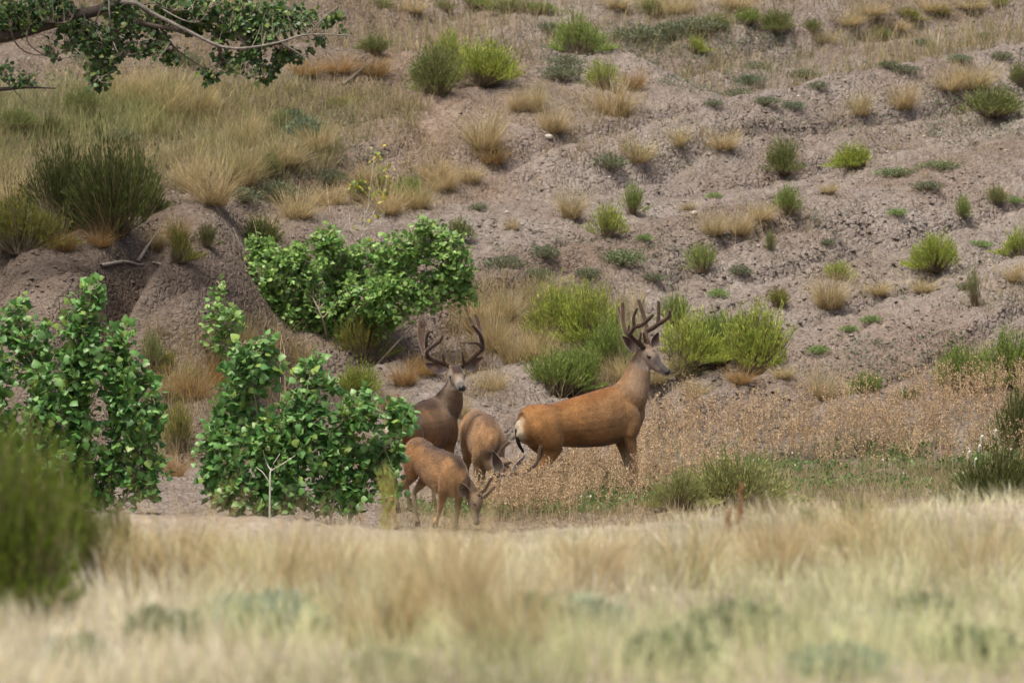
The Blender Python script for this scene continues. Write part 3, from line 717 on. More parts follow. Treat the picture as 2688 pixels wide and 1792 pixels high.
# ------------------------------------------------------------------ dried weeds with seed pods
def weeds(name, label, p, r, hmin, hmax, cols, npods=26):
    mb = MB(); n = len(p)
    Hh = r.uniform(hmin, hmax, n); az = r.random(n) * 6.28; ln = r.normal(0, .12, n)
    top = p + np.stack([Hh * ln * np.cos(az), Hh * ln * np.sin(az), Hh], 1)
    sc = rcol(cols, n, r, .1)
    t = np.linspace(0, 1, 3)[None, :, None]
    path = p[:, None] * (1 - t) + top[:, None] * t
    sa = r.random(n) * 6.28; sd_ = np.stack([np.cos(sa), np.sin(sa), 0 * sa], 1)
    ribbons(mb, path, np.broadcast_to([.006, .005, .003], (n, 3)), np.repeat(sc[:, None] * .85, 3, 1), sd_)
    nb = 7
    i = np.repeat(np.arange(n), nb); m = len(i); tt = r.uniform(.3, .95, m)
    b0 = p[i] * (1 - tt[:, None]) + top[i] * tt[:, None]
    a2 = r.random(m) * 6.28; L = Hh[i] * r.uniform(.18, .42, m) * (1.15 - .6 * tt)
    b1 = b0 + np.stack([np.cos(a2) * L * .55, np.sin(a2) * L * .55, L * .8], 1)
    sa = r.random(m) * 6.28
    ribbons(mb, np.stack([b0, b0 * .5 + b1 * .5 - [0, 0, .01], b1], 1), np.full((m, 3), .0032), np.repeat(sc[i][:, None], 3, 1), np.stack([np.cos(sa), np.sin(sa), 0 * sa], 1))
    j = np.repeat(np.arange(m), npods // nb + 1); q = len(j); t2 = r.uniform(.25, 1.05, q)[:, None]
    c = b0[j] * (1 - t2) + b1[j] * t2 + r.normal(0, .012, (q, 3))
    s = r.uniform(.0045, .010, q)
    o = np.array([[1, 0, 0], [-.5, .87, 0], [-.5, -.87, 0], [0, 0, 1.3], [0, 0, -1.0]])
    v = c[:, None] + o[None] * s[:, None, None]
    f = np.array([[0, 1, 3], [1, 2, 3], [2, 0, 3], [1, 0, 4], [2, 1, 4], [0, 2, 4]])
    pc = rcol(cols, q, r, .22) * 1.1
    mb.add(v.reshape(-1, 3), np.repeat(pc, 5, 0), f3=(f[None] + (np.arange(q) * 5)[:, None, None]).reshape(-1, 3))
    o = link(name, mb.mesh(name, M_WEED)); tag(o, label, 'weeds', kind='stuff')
WC = [(0.60, 0.44, 0.26), (0.47, 0.33, 0.19), (0.70, 0.55, 0.36), (0.38, 0.27, 0.16)]
p1, r = scatter([(1490, 985), (1600, 965), (1800, 960), (2100, 950), (2420, 930), (2420, 1085), (2000, 1095), (1600, 1090), (1400, 1120), (1150, 1165), (1090, 1170), (1180, 1120), (1330, 1085), (1420, 1060)], 820, 501)
p2, r = scatter([(2080, 920), (2420, 880), (2420, 960), (2080, 960)], 90, 502)
p3, r = scatter([(1130, 1170), (1200, 1120), (1330, 1090), (1480, 1070), (1480, 1130), (1250, 1165)], 150, 503)
p4, r = scatter([(1090, 1198), (1120, 1165), (1330, 1160), (1330, 1195)], 170, 504)
p5, r = scatter([(1230, 1180), (1250, 1125), (1560, 1115), (1700, 1120), (1700, 1160), (1400, 1175)], 260, 505)
weeds('dried_weeds', 'rust-brown dried weeds with tiny seed pods around and beyond the deer', np.concatenate([p1, p2, p3, p4, p5]), r, .24, .50, WC)

# ------------------------------------------------------------------ green ground plants with small pale flowers in front of the weeds
def forbs():
    r = np.random.default_rng(521); mb = MB(); fl = MB()
    p, _ = scatter([(930, 1180), (1130, 1150), (1330, 1110), (1600, 1085), (1900, 1055), (2420, 1010), (2420, 1120), (2000, 1130), (1600, 1150), (1300, 1185), (950, 1190)], 3000, 522, -.03, .9)
    n = len(p); m = n * 7
    i = np.repeat(np.arange(n), 7)
    a = r.random(m) * 6.28; d = r.uniform(0, .09, m)
    c = p[i] + np.stack([d * np.cos(a), d * np.sin(a), r.uniform(.0, .13, m)], 1)
    dr = nrm(np.stack([np.cos(a), np.sin(a), r.uniform(-.1, 1.2, m)], 1)); L = r.uniform(.025, .06, (m, 1))
    sd_ = nrm(np.cross(dr, r.normal(0, 1, (m, 3)))); wv = L * .28
    v = np.stack([c, c + dr * L * .5 + sd_ * wv, c + dr * L, c + dr * L * .5 - sd_ * wv], 1)
    mb.add(v.reshape(-1, 3), np.repeat(rcol([(.12, .23, .065), (.19, .29, .10), (.08, .17, .05)], m, r), 4, 0), f4=np.arange(m * 4).reshape(-1, 4))
    q = p[r.integers(0, n, 4200)] + np.concatenate([r.normal(0, .1, (4200, 2)), np.full((4200, 1), -.01)], 1)
    blades(mb, q, r.uniform(.07, .25, 4200), np.abs(r.normal(.1, .3, 4200)), r.random(4200) * 6.28, r.uniform(0, 1, 4200), r.uniform(.004, .007, 4200), rcol(GB, 4200, r), rcol([(.22, .30, .09), (.32, .36, .14), (.5, .42, .22)], 4200, r), 3)
    o = link('green_forbs', mb.mesh('green_forbs', M_SHRUB)); tag(o, 'low green leafy ground plants in front of the dried weeds', 'ground cover', kind='stuff')
    # white bindweed flowers
    k = r.choice(n, 46, replace=False)
    for c in p[k]:
        c = c + np.array([0, -.06, r.uniform(.1, .17)]); s = r.uniform(.008, .013); th = np.arange(7) / 7 * 6.28
        nv = nrm(np.array([r.normal(0, .4), -1, .5])); u = nrm(np.cross(nv, [0, 0, 1])); w2 = np.cross(u, nv)
        rim = c + s * (np.cos(th)[:, None] * u + np.sin(th)[:, None] * w2) + nv * s * .5
        fl.add(np.concatenate([[c], rim]), (.80, .76, .80), f3=[[0, 1 + j, 1 + (j + 1) % 7] for j in range(7)])
    o = link('small_flowers', fl.mesh('small_flowers', M_PETAL)); tag(o, 'tiny pale flowers dotted through the low green plants', 'flowers', kind='stuff')
forbs()
parts = []
p, r = scatter([(930, 1160), (1330, 1120), (1700, 1100), (2420, 1060), (2420, 1200), (1500, 1215), (880, 1215), (880, 1170)], 9000, 531, -.2, .8); parts.append((p, r, .06, .24, STRAW + [(.5, .40, .25)], BASE, 1.0))
p, r = scatter([(1500, 1000), (2420, 960), (2420, 1080), (1500, 1090)], 2600, 533, .0, .8); parts.append((p, r, .06, .26, [(.24, .33, .10), (.34, .40, .15), (.5, .45, .24)], GB, 1.1))
p, r = scatter([(1130, 1175), (1330, 1130), (1700, 1090), (2420, 1040), (2420, 1140), (1700, 1165), (1300, 1190)], 5200, 532, -.12, .8); parts.append((p, r, .06, .26, [(.20, .30, .09), (.27, .36, .12), (.36, .40, .16)], GB, 1.1))
grass_stuff('meadow_grass', 'mixed green and straw grass strip between the weeds and the near lip', parts)

# ------------------------------------------------------------------ cottonwood leaves
def leaf_geo():
    """deltoid leaf with a petiole: lies in XY, points along +X, petiole root at the origin; width about 1"""
    v = [(0, -.018, 0), (0, .018, 0), (.45, .014, .02), (.45, -.014, .02),
         (.46, 0, .02), (.48, .26, -.01), (.60, .46, -.05), (.82, .47, -.06), (1.06, .30, -.06), (1.40, 0, -.10), (1.06, -.30, -.06), (.82, -.47, -.06), (.60, -.46, -.05), (.48, -.26, -.01), (.86, 0, .05)]
    f4 = [(0, 3, 2, 1)]
    rim = [4, 13, 12, 11, 10, 9, 8, 7, 6, 5, 4]
    f3 = [(14, rim[i], rim[i + 1]) for i in range(10)]
    return np.array(v), f3, f4
LV, LF3, LF4 = leaf_geo()
def leaf_cols(c):
    k = np.ones((15, 1)); out = np.array(c)[None] * k
    out[:4] = np.array((.42, .42, .20)); out[14] = np.array(c) * 1.12 + .01
    return out
LEAFSETS = {}
def leaf_mesh(c):
    key = tuple(round(float(x), 3) for x in c)
    if key not in LEAFSETS:
        mb = MB(); mb.add(LV, leaf_cols(c), f3=LF3, f4=LF4); LEAFSETS[key] = mb.mesh('leaf', M_LEAF, None, True)
    return LEAFSETS[key]
PAL_DEEP = [(.095, .24, .055), (.125, .29, .065), (.155, .335, .085), (.075, .20, .05), (.20, .38, .12)]
PAL_MID = [(.20, .36, .08), (.25, .42, .10), (.155, .30, .075), (.30, .46, .115)]
PAL_TREE = [(.05, .11, .03), (.065, .14, .035), (.04, .09, .027), (.09, .18, .045)]
PAL_YEL = [(.40, .38, .05), (.30, .33, .06), (.48, .42, .05)]

def place_leaves(root, origin, pos, dirs, nor, size, pal, r, nobj=300, extra=None):
    """the leaves nearest the camera as parts, the rest joined"""
    n = len(pos)
    x = nrm(dirs); z = nrm(nor - (nor * x).sum(1, keepdims=True) * x); y = np.cross(z, x)
    ci = r.integers(0, len(pal), n)
    if extra is not None: ci = np.where(extra >= 0, extra, ci)
    order = np.argsort(pos[:, 1] + r.normal(0, .10, n))
    for k in order[:nobj]:
        o = link('leaf', leaf_mesh(pal[ci[k]]), root)
        s = size[k]
        o.matrix_local = Matrix(((x[k, 0] * s, y[k, 0] * s, z[k, 0] * s, pos[k, 0] - origin[0]), (x[k, 1] * s, y[k, 1] * s, z[k, 1] * s, pos[k, 1] - origin[1]), (x[k, 2] * s, y[k, 2] * s, z[k, 2] * s, pos[k, 2] - origin[2]), (0, 0, 0, 1)))
    rest = order[nobj:]
    if len(rest):
        mb = MB(); s = size[rest][:, None, None]
        v = pos[rest][:, None] + s * (LV[None, :, 0:1] * x[rest][:, None] + LV[None, :, 1:2] * y[rest][:, None] + LV[None, :, 2:3] * z[rest][:, None])
        tmpl = np.stack([leaf_cols(c) for c in pal]); c = tmpl[ci[rest]] * (1 + r.normal(0, .14, (len(rest), 1, 1)))
        off = (np.arange(len(rest)) * 15)[:, None, None]
        mb.add(v.reshape(-1, 3), c.reshape(-1, 3), f3=(np.array(LF3)[None] + off).reshape(-1, 3), f4=(np.array(LF4)[None] + off).reshape(-1, 4))
        o = link('leaf_mass', mb.mesh('leaf_mass', M_LEAF, origin, True), root); tag(o, kind='stuff')

def leafy(root, origin, stems, lobes, r, ntw, lpt, lsize, pal, bark, depth=.55, nobj=300, droop=.3, extra_fn=None):
    """stems: list of [n,3] polylines; lobes: (centre, rx, rz, weight); twigs reach from the stems into the lobes and carry leaves"""
    mb = MB(); pts = np.concatenate(stems)
    wts = np.array([l[3] * l[1] * l[2] for l in lobes]); wts = wts / wts.sum()
    P_, D_, N_ = [], [], []
    for li, (c, rx, rz, _) in enumerate(lobes):
        k = max(3, int(ntw * wts[li]))
        d = nrm(r.normal(0, 1, (k, 3))) * (r.random((k, 1)) ** .42)
        e = np.array(c) + d * np.array([rx, depth * (rx + rz) * .5, rz])
        dist = np.linalg.norm((pts[None] - e[:, None]) * np.array([1, .7, 1.0]) + np.array([0, 0, .28 * rz]), axis=2) + r.random((k, len(pts))) * .12
        b0 = pts[dist.argmin(1)]
        mid = (b0 + e) / 2 + np.stack([r.normal(0, .03, k), r.normal(0, .03, k), r.uniform(-.05, .05, k)], 1)
        t = np.linspace(0, 1, 4)[None, :, None]
        path = (1 - t) ** 2 * b0[:, None] + 2 * t * (1 - t) * mid[:, None] + t ** 2 * e[:, None]
        tubes(mb, path, np.broadcast_to([.0042, .0035, .0028, .0016], (k, 4)), bark, 3)
        L = np.linalg.norm(e - b0, axis=1)
        nl = np.clip((lpt * np.clip(L / .35, .5, 1.6)).astype(int), 3, 14)
        i = np.repeat(np.arange(k), nl); m = len(i)
        tt = np.clip(.25 + .8 * r.random(m), 0, 1)[:, None]
        p = (1 - tt) ** 2 * b0[i] + 2 * tt * (1 - tt) * mid[i] + tt ** 2 * e[i]
        tg = nrm(e[i] - b0[i])
        dr = nrm(tg * .5 + r.normal(0, .75, (m, 3)) + np.array([0, -.12, -droop]))
        no = nrm(r.normal(0, .6, (m, 3)) + np.array([0, -.55, .65]))
        P_.append(p); D_.append(dr); N_.append(no)
    pos = np.concatenate(P_); dr = np.concatenate(D_); no = np.concatenate(N_)
    size = lsize * np.clip(r.normal(.92, .24, len(pos)), .4, 1.5)
    o = link('twigs', mb.mesh('twigs', M_STEM, origin), root); tag(o, kind='stuff')
    ex = extra_fn(pos, r) if extra_fn else None
    place_leaves(root, origin, pos, dr, no, size, pal, r, nobj, ex)
    return len(pos)

def stem_part(root, origin, name, pts, r0, r1, col, n=12, k=6, mat=None):
    q = crom(pts, n); mb = MB()
    t = np.linspace(0, 1, n)
    tubes(mb, q[None], (r0 * (1 - t) + r1 * t)[None], col, k)
    link(name, mb.mesh(name, mat or M_STEM, origin, True), root)
    return q

def sapling(label, base_px, Y, stems, lobes, seed, ntw, lpt, lsize, pal, name='cottonwood_sapling', nobj=300, depth=.55, group=None, extra_fn=None, r0=.012):
    """everything in photo pixels at distance Y (all on the ground at the base)"""
    r = np.random.default_rng(seed)
    if isinstance(Y, tuple): Y = float(hit(Y[0], Y[1], True)[0][1])
    bx = (base_px - CX) / F * Y; bz = float(H(np.array([bx]), np.array([Y]))[0]); origin = np.array([bx, Y, bz])
    e = empty(name, origin, label, 'sapling', group)
    S = []
    for st in stems:
        rows = [np.array([(st[0][0] - CX) / F * Y, Y, float(H(np.array([(st[0][0] - CX) / F * Y]), np.array([Y]))[0]) - .03])]
        for j, q in enumerate(st[1:]): rows.append(P(q[0], q[1], Y + (q[2] if len(q) > 2 else r.normal(0, .12))))
        S.append(stem_part(e, origin, 'stem', np.array(rows), r0, .004, (.42, .37, .28)))
    LB = [(P(l[0], l[1], Y + (l[4] if len(l) > 4 else r.normal(0, .15))), l[2] / F * Y, l[3] / F * Y, l[5] if len(l) > 5 else 1.) for l in lobes]
    n = leafy(e, origin, S, LB, r, ntw, lpt, lsize, pal, (.36, .33, .2), depth, nobj, extra_fn=extra_fn)
    return e

def tipyellow(zmin, frac, base, nyel):
    def fn(pos, r):
        ex = np.full(len(pos), -1); k = (pos[:, 2] > zmin) & (r.random(len(pos)) < frac); ex[k] = base + r.integers(0, nyel, int(k.sum())); return ex
    return fn
PD = PAL_DEEP + [(.15, .30, .07), (.23, .34, .07)]
# big sapling at the far left
sapling('large dense cottonwood sapling left of the gap between two leafy saplings', 200, 85.5,
        [[(120, 1330), (110, 1150), (90, 960), (40, 810)], [(200, 1335), (210, 1150), (215, 960), (240, 760)], [(260, 1330), (300, 1150), (320, 980), (330, 880)], [(300, 1330), (370, 1220), (420, 1130)], [(60, 1330), (10, 1150), (-60, 960)]],
        [(242, 755, 16, 42), (48, 800, 16, 42), (120, 870, 16, 40), (318, 860, 16, 45), (400, 1010, 18, 45), (40, 890, 85, 115), (-60, 1000, 90, 170), (215, 850, 65, 100), (248, 780, 30, 55), (300, 950, 80, 105), (180, 1000, 120, 130), (350, 1060, 75, 110), (130, 1150, 150, 130), (300, 1200, 130, 110), (390, 1240, 65, 80), (30, 1230, 110, 100), (200, 1290, 140, 50)],
        601, 1450, 9, .068, PD, extra_fn=tipyellow(0.1, .14, 5, 2))
# sapling left of the deer
sapling('broad cottonwood sapling whose branches reach in front of the antlered buck looking out', 760, 86.0,
        [[(690, 1345), (690, 1200), (670, 1050), (640, 900)], [(740, 1345), (760, 1180), (800, 1050), (820, 950)], [(860, 1345), (900, 1200), (960, 1080), (985, 1030)], [(640, 1340), (590, 1230), (560, 1150)], [(900, 1345), (980, 1220), (1050, 1120), (1070, 1060)]],
        [(648, 905, 16, 40), (712, 910, 15, 42), (832, 945, 15, 38), (590, 980, 15, 40), (965, 1035, 15, 36), (885, 1020, 15, 40), (640, 960, 44, 62), (705, 960, 34, 55), (625, 1060, 75, 80), (820, 990, 55, 55), (800, 1090, 90, 80), (950, 1080, 55, 60), (1045, 1085, 42, 48), (590, 1180, 85, 95), (720, 1180, 110, 110), (880, 1190, 110, 100), (1010, 1200, 55, 90), (700, 1290, 130, 60), (880, 1290, 110, 55), (575, 1270, 60, 60), (1040, 1270, 24, 50, 0, .6)],
        602, 1350, 9, .067, PD, extra_fn=tipyellow(-.45, .09, 5, 2))
# slender sapling behind
sapling('slender thin-stemmed cottonwood sapling standing before the mud bank', 600, (602, 1015),
        [[(602, 1010), (596, 930), (578, 850), (566, 740)], [(600, 1005), (620, 900), (615, 800)]],
        [(566, 760, 30, 40), (575, 830, 48, 55), (600, 880, 50, 60), (560, 900, 30, 50), (620, 820, 28, 45)],
        603, 90, 7, .066, PAL_MID + PAL_DEEP[2:3], nobj=120)
# the thicket in the middle
PM = PAL_MID + PAL_MID[:2] + PAL_DEEP[2:3] + PAL_YEL
sapling('tall bushy cottonwood thicket with bare dead stems rising out of it', 900, (900, 905),
        [[(860, 905), (840, 820), (780, 720), (700, 660)], [(900, 905), (900, 800), (880, 700), (860, 620)], [(940, 905), (1000, 820), (1080, 700), (1130, 610)], [(960, 905), (1080, 820), (1180, 740)], [(820, 905), (740, 820), (690, 740)], [(980, 905), (1120, 820), (1210, 760)]],
        [(690, 665, 42, 60), (665, 640, 22, 45), (715, 725, 75, 80), (790, 690, 70, 65), (860, 640, 55, 55), (800, 790, 95, 85), (900, 740, 90, 80), (980, 690, 80, 70), (1060, 660, 80, 65), (1130, 620, 62, 50), (1100, 590, 25, 30), (1185, 670, 60, 70), (1010, 770, 110, 65), (1120, 750, 100, 62), (1215, 745, 42, 70), (880, 850, 110, 50), (780, 870, 70, 45), (730, 830, 45, 70), (690, 780, 40, 70), (1000, 820, 60, 25), (760, 930, 35, 45, 0, .6)],
        604, 2900, 8, .054, PM[:7], nobj=300)

def bare_stem_plant(label, Y, stems, leaves=None, seed=1, name='dead_stems', col=(.62, .55, .45), r0=.007, cat='dead stems'):
    r = np.random.default_rng(seed)
    x0 = (stems[0][0][0] - CX) / F * Y; o_ = np.array([x0, Y, float(H(np.array([x0]), np.array([Y]))[0])])
    e = empty(name, o_, label, cat)
    for st in stems:
        rows = [np.array([(st[0][0] - CX) / F * Y, Y, float(H(np.array([(st[0][0] - CX) / F * Y]), np.array([Y]))[0]) - .02]) if st[0][1] is None else P(st[0][0], st[0][1], Y)]
        rows += [P(q[0], q[1], Y + r.normal(0, .03)) for q in st[1:]]
        k = 1.0 if st[0][1] is None else .6
        stem_part(e, o_, 'stem', np.array(rows), r0 * k, r0 * .25, col, 10, 5)
    if leaves:
        pos = np.concatenate([P(a, b, Y)[None] + r.normal(0, 1, (n, 3)) * np.array([s, s, s * 1.3]) for a, b, s, n in leaves])
        m = len(pos)
        place_leaves(e, o_, pos, r.normal(0, 1, (m, 3)) + [0, 0, -.3], r.normal(0, .6, (m, 3)) + [0, -.6, .6], .045 * np.clip(r.normal(1, .2, m), .5, 1.4), PAL_YEL + [(.2, .3, .06)], r, nobj=60)
    return e
TH = float(hit(900, 905, True)[0][1])
# pixels from the enlarged crop [600,360]-[1300,960], 0.3827 per crop pixel
def c3(*q): return [(600 + a * .3827, 360 + b * .3827 if b is not None else None) for a, b in q]
bare_stem_plant('pale dead sapling stems with a few yellow leaves above the leafy thicket', TH + .4,
    [[(938, None)] + c3((880, 900), (890, 740), (930, 640), (960, 450), (990, 200), (1000, 80)), c3((900, 700), (960, 620), (1010, 480), (1060, 400), (1090, 220)), c3((930, 610), (930, 480), (905, 390)), c3((940, 520), (1000, 380), (1020, 260)), c3((930, 640), (1010, 590), (1080, 490))],
    [(600 + 905 * .3827, 360 + 330 * .3827, .055, 26), (600 + 1090 * .3827, 360 + 235 * .3827, .03, 14), (600 + 1045 * .3827, 360 + 390 * .3827, .035, 16), (600 + 1005 * .3827, 360 + 120 * .3827, .045, 16), (600 + 1010 * .3827, 360 + 505 * .3827, .018, 6), (600 + 900 * .3827, 360 + 620 * .3827, .05, 6), (600 + 985 * .3827, 360 + 690 * .3827, .03, 6)], 611, 'yellowing_sapling', (.62, .57, .47), .010, 'sapling')
bare_stem_plant('cluster of leafless pale stems standing out of the left of the thicket', TH + .1,
    [[(905, None)] + c3((790, 920), (740, 800), (680, 720), (620, 650), (600, 520), (660, 390)), c3((680, 720), (640, 620), (638, 540)), c3((740, 800), (710, 640), (690, 480), (680, 410)), [(925, None)] + c3((850, 880), (825, 740), (820, 640), (770, 480), (770, 400)), c3((825, 700), (830, 600), (830, 520)), c3((820, 640), (795, 540), (795, 450)), c3((700, 850), (705, 700), (700, 560)), c3((440, 750), (420, 640), (450, 560)), c3((200, 800), (190, 660), (165, 560)), c3((130, 810), (70, 710), (30, 620))], None, 612, 'dead_stems', (.66, .55, .42))
bare_stem_plant('two pale bare twigs at the right end of the leafy thicket', TH + .2, [[(1195, None)] + c3((1620, 970), (1690, 880), (1760, 800)), c3((1640, 950), (1660, 850), (1700, 770)), c3((1190, 1230), (1300, 1180), (1400, 1110))], None, 613)
bare_stem_plant('pale forked dead twig in front of the broad sapling', 84.8, [[(708, None), (709, 1270), (712, 1230), (735, 1190)], [(712, 1235), (745, 1215), (775, 1195)], [(712, 1235), (700, 1215), (690, 1180)], [(710, 1270), (690, 1240), (672, 1225)]], None, 614, col=(.62, .62, .48), r0=.011)
bare_stem_plant('tall thin straw stalks behind the broad sapling', 92.0, [[(748, None), (748, 960), (742, 900), (725, 830)], [(740, None), (736, 940), (738, 880), (712, 860)]], None, 615, 'dry_stalk', (.62, .47, .28), .005, 'stalks')
def dry_stalk(label, pts, col=(.62, .48, .30), r0=.0045, far=True):
    g = hit(pts[0][0], pts[0][1], far)[0]; Y = g[1]
    e = empty('dry_stalk', g, label, 'stalk')
    stem_part(e, g, 'stem', np.array([g - [0, 0, .02]] + [P(a, b, Y) for a, b in pts[1:]]), r0, r0 * .4, col, 9, 4)
dry_stalk('long straw stalk arching up from the pale tuft on the right', [(2165, 1035), (2130, 960), (2090, 915), (2050, 880)])
dry_stalk('thin upright straw stalk right of the pale tuft', [(2205, 1035), (2205, 980), (2213, 930), (2216, 860)])
dry_stalk('straw stalk leaning right out of the pale tuft', [(2150, 1035), (2146, 980), (2140, 945)], (.66, .5, .36))
dry_stalk('straw stalk bowed left of the pale tuft', [(2204, 1015), (2180, 985), (2164, 948)], (.7, .55, .42))
for i, q in enumerate(([(1895, 610), (1893, 580), (1883, 550)], [(1930, 640), (1932, 590), (1938, 552)], [(2010, 660), (2000, 600), (1990, 550)], [(2070, 615), (2045, 560), (2036, 490)])):
    dry_stalk(('first', 'second', 'third', 'tall fourth')[i] + ' thin straw stalk standing in the flat dry grass of mid slope', q)

# ------------------------------------------------------------------ cottonwood reaching in at the upper left
def big_tree():
    r = np.random.default_rng(701); Y = 101.0
    tx = -7.4; g = float(H(np.array([tx]), np.array([Y]))[0]); o_ = np.array([tx, Y, g])
    e = empty('cottonwood_tree', o_, 'old cottonwood with a bent grey limb reaching over the left slope', 'tree')
    def q(a, b, d=0): return P(a * .4464, b * .4464, Y + d)
    trunk = np.array([[tx, Y, g - .3], [tx + .1, Y, g + 1.2], [tx - .05, Y + .1, g + 2.2], [tx - .3, Y + .2, g + 4.2], [tx - .2, Y + .3, g + 6.5]])
    stem_part(e, o_, 'trunk', trunk, .34, .12, (.21, .165, .12), 24, 12, M_BARK)
    limbs = []
    def br(pts, r0, r1, col, n=18): 
        s = stem_part(e, o_, 'branch', np.array(pts), r0, r1, col, n, 8, M_BARK); limbs.append(s); return s
    dk = (.085, .064, .048); pl = (.29, .26, .22); md = (.17, .135, .105)
    br([trunk[2], q(-260, 240), q(0, 215), q(200, 165), q(430, 95), q(570, 65), q(700, 15), q(800, -80), q(900, -200)], .085, .04, dk, 30)
    br([q(570, 65), q(780, 112, -.05), q(900, 150, -.1), q(1010, 172, -.1), q(1130, 215)], .035, .012, md)
    br([q(700, 15), q(800, 20, -.2), q(900, 80, -.25), q(1100, 180, -.3), q(1280, 268, -.3), q(1430, 285, -.3), q(1650, 248, -.3), q(1800, 205, -.3), q(2060, 210, -.3)], .026, .007, pl, 30)
    br([q(800, 20, -.2), q(880, 90, -.1), q(950, 170), q(1000, 250), q(1060, 310), q(1180, 390), q(1260, 450)], .018, .004, md)
    br([q(1650, 248, -.3), q(1750, 310, -.3), q(1850, 370, -.3)], .008, .003, pl); br([q(1800, 205, -.3), q(1900, 110, -.3), q(1990, 40, -.3)], .008, .003, pl)
    br([q(1280, 268, -.3), q(1320, 350, -.25), q(1420, 440, -.25), q(1560, 460, -.2)], .007, .003, md)
    for a in ([(640, -20), (645, 110), (655, 210), (690, 305), (720, 328), (800, 318)], [(480, 30), (510, 150), (545, 265), (600, 320), (575, 430), (590, 480), (640, 490)], [(60, 160), (80, 230), (120, 285), (200, 322), (330, 322), (390, 300)],
              [(430, 95), (400, 130), (330, 135), (250, 125)], [(620, -10), (560, 150), (600, 240), (590, 320)], [(930, 40), (1080, 120), (1180, 125), (1240, 30)], [(1000, 250), (960, 310), (920, 350)], [(840, 30), (900, 20), (1000, 60), (1130, 60)],
              [(160, 160), (170, 260), (300, 340), (420, 340)], [(-20, 460), (20, 470), (90, 540), (160, 620)], [(1280, 268), (1290, 340), (1270, 420)], [(1450, 285), (1400, 220), (1350, 190)]):
        br([q(x, y, r.normal(-.15, .1)) for x, y in a], .010, .0035, pl if r.random() < .6 else md, 16)
    br([q(-200, 520), q(0, 525), q(150, 515), q(330, 520)], .03, .006, dk)
    # limbs above the picture
    for a in range(4):
        end = np.array([tx + r.uniform(-2, 2.2), Y + r.uniform(-1.5, 1.5), g + r.uniform(6.5, 8.5)])
        br([trunk[3], (trunk[3] + end) / 2 + [0, 0, .4], end], .07, .02, dk)
    def L(a, b, ra, rb, wt=1., d=0): return (q(a, b, d), ra * .4464 / F * Y, rb * .4464 / F * Y, wt)
    lobes = [L(30, 60, 110, 110, 1.5), L(150, 110, 110, 70), L(220, 40, 110, 60), L(410, 140, 90, 60), L(700, 60, 130, 70), L(90, 70, 130, 90), L(330, 20, 150, 60), L(480, 200, 120, 110), L(620, 260, 140, 110), L(590, 420, 100, 90), L(560, 500, 55, 45), L(760, 130, 110, 90), L(880, 240, 110, 90), L(1000, 60, 130, 80), L(1010, 320, 70, 60, .8), L(1180, 60, 150, 100), L(1330, 130, 140, 110), L(1450, 60, 140, 90), L(1560, 170, 130, 90), L(1620, 60, 110, 80), L(1350, 350, 90, 70), L(1480, 330, 90, 60), L(1560, 420, 80, 50), L(1640, 340, 70, 50), L(1230, 420, 60, 50, .7), L(1230, 480, 25, 35), L(1720, 330, 60, 40, .7), L(1780, 90, 80, 70, .6), L(1890, 260, 60, 40, .4), L(1960, 120, 70, 60, .4), L(130, 450, 120, 40, .5), L(30, 400, 60, 60, .5), L(300, 270, 60, 50, .6)]
    for s in limbs[-4:]: lobes.append((s[-1], 1.3, 1.0, .05))
    leafy(e, o_, limbs, lobes, r, 3000, 7, .056, PAL_TREE + [(.17, .24, .05)], (.30, .25, .18), .8, 300, .5)
big_tree()

# ------------------------------------------------------------------ fallen wood and stones
def fallen(label, segs, r0, col=(.50, .42, .34), lift=.03, name='fallen_branch'):
    a = hit(segs[0][0][0], segs[0][0][1], True)[0]; e = empty(name, a, label, 'branch')
    for s in segs:
        rows = hit([q[0] for q in s], [q[1] for q in s], True)
        rows[:, 2] += np.array([lift + (q[2] if len(q) > 2 else 0) for q in s])
        stem_part(e, a, 'limb', rows, r0, r0 * .35, col, 14, 6, M_BARK)
def c7(*q): return [(a * .51, 600 + b * .51) + tuple(x) for a, b, *x in q]
fallen('bleached forked branch lying on the mud bank', [c7((520, 205), (640, 185), (720, 180), (800, 195), (900, 240)), c7((710, 182), (760, 160, .10), (820, 150, .28))], .022, (.56, .49, .41))
fallen('thin bleached stick behind the forked branch', [c7((900, 155), (1000, 148), (1100, 140))], .010)
fallen('short bleached twig near the forked branch', [c7((650, 90), (665, 75), (690, 72))], .008)
fallen('dark stick leaning below the eroded overhang', [[(900, 232), (940, 205), (985, 183, .1)]], .02, (.25, .2, .16))
fallen('stick lying across the clay below a small tuft', [[(1395, 612), (1440, 609), (1480, 606)]], .009, (.45, .37, .29))
fallen('small bleached stick on the lip below the grey shrub', [[(1905, 1330), (1930, 1336), (1960, 1340)]], .014, (.55, .5, .45))
def stone(x, y, s, label, grp):
    r = np.random.default_rng(int(x * 7 + y)); p = hit(x, y, True)[0]
    th = np.linspace(0, np.pi, 6); ph = np.arange(8) / 8 * 6.28; mb = MB()
    v = np.array([[math.sin(a) * math.cos(b) * 1.3, math.sin(a) * math.sin(b), math.cos(a) * .75] for a in th for b in ph]) * (1 + r.normal(0, .1, (48, 1))) * s
    f = [(i * 8 + j, i * 8 + (j + 1) % 8, i * 8 + 8 + (j + 1) % 8, i * 8 + 8 + j) for i in range(5) for j in range(8)]
    mb.add(v, (1, 1, 1), f4=f); o = link('pale_stone', mb.mesh('pale_stone', M_STONE), None, p + [0, 0, s * .35]); tag(o, label, 'stone', grp)
stone(1440, 370, .045, 'largest pale stone lying below the straw tufts in mid slope', None)
stone(1822, 558, .035, 'white stone at the left end of the flat dry grass', None)
stone(490, 468, .03, 'pale stone beside a straw tuft on the left slope', None)
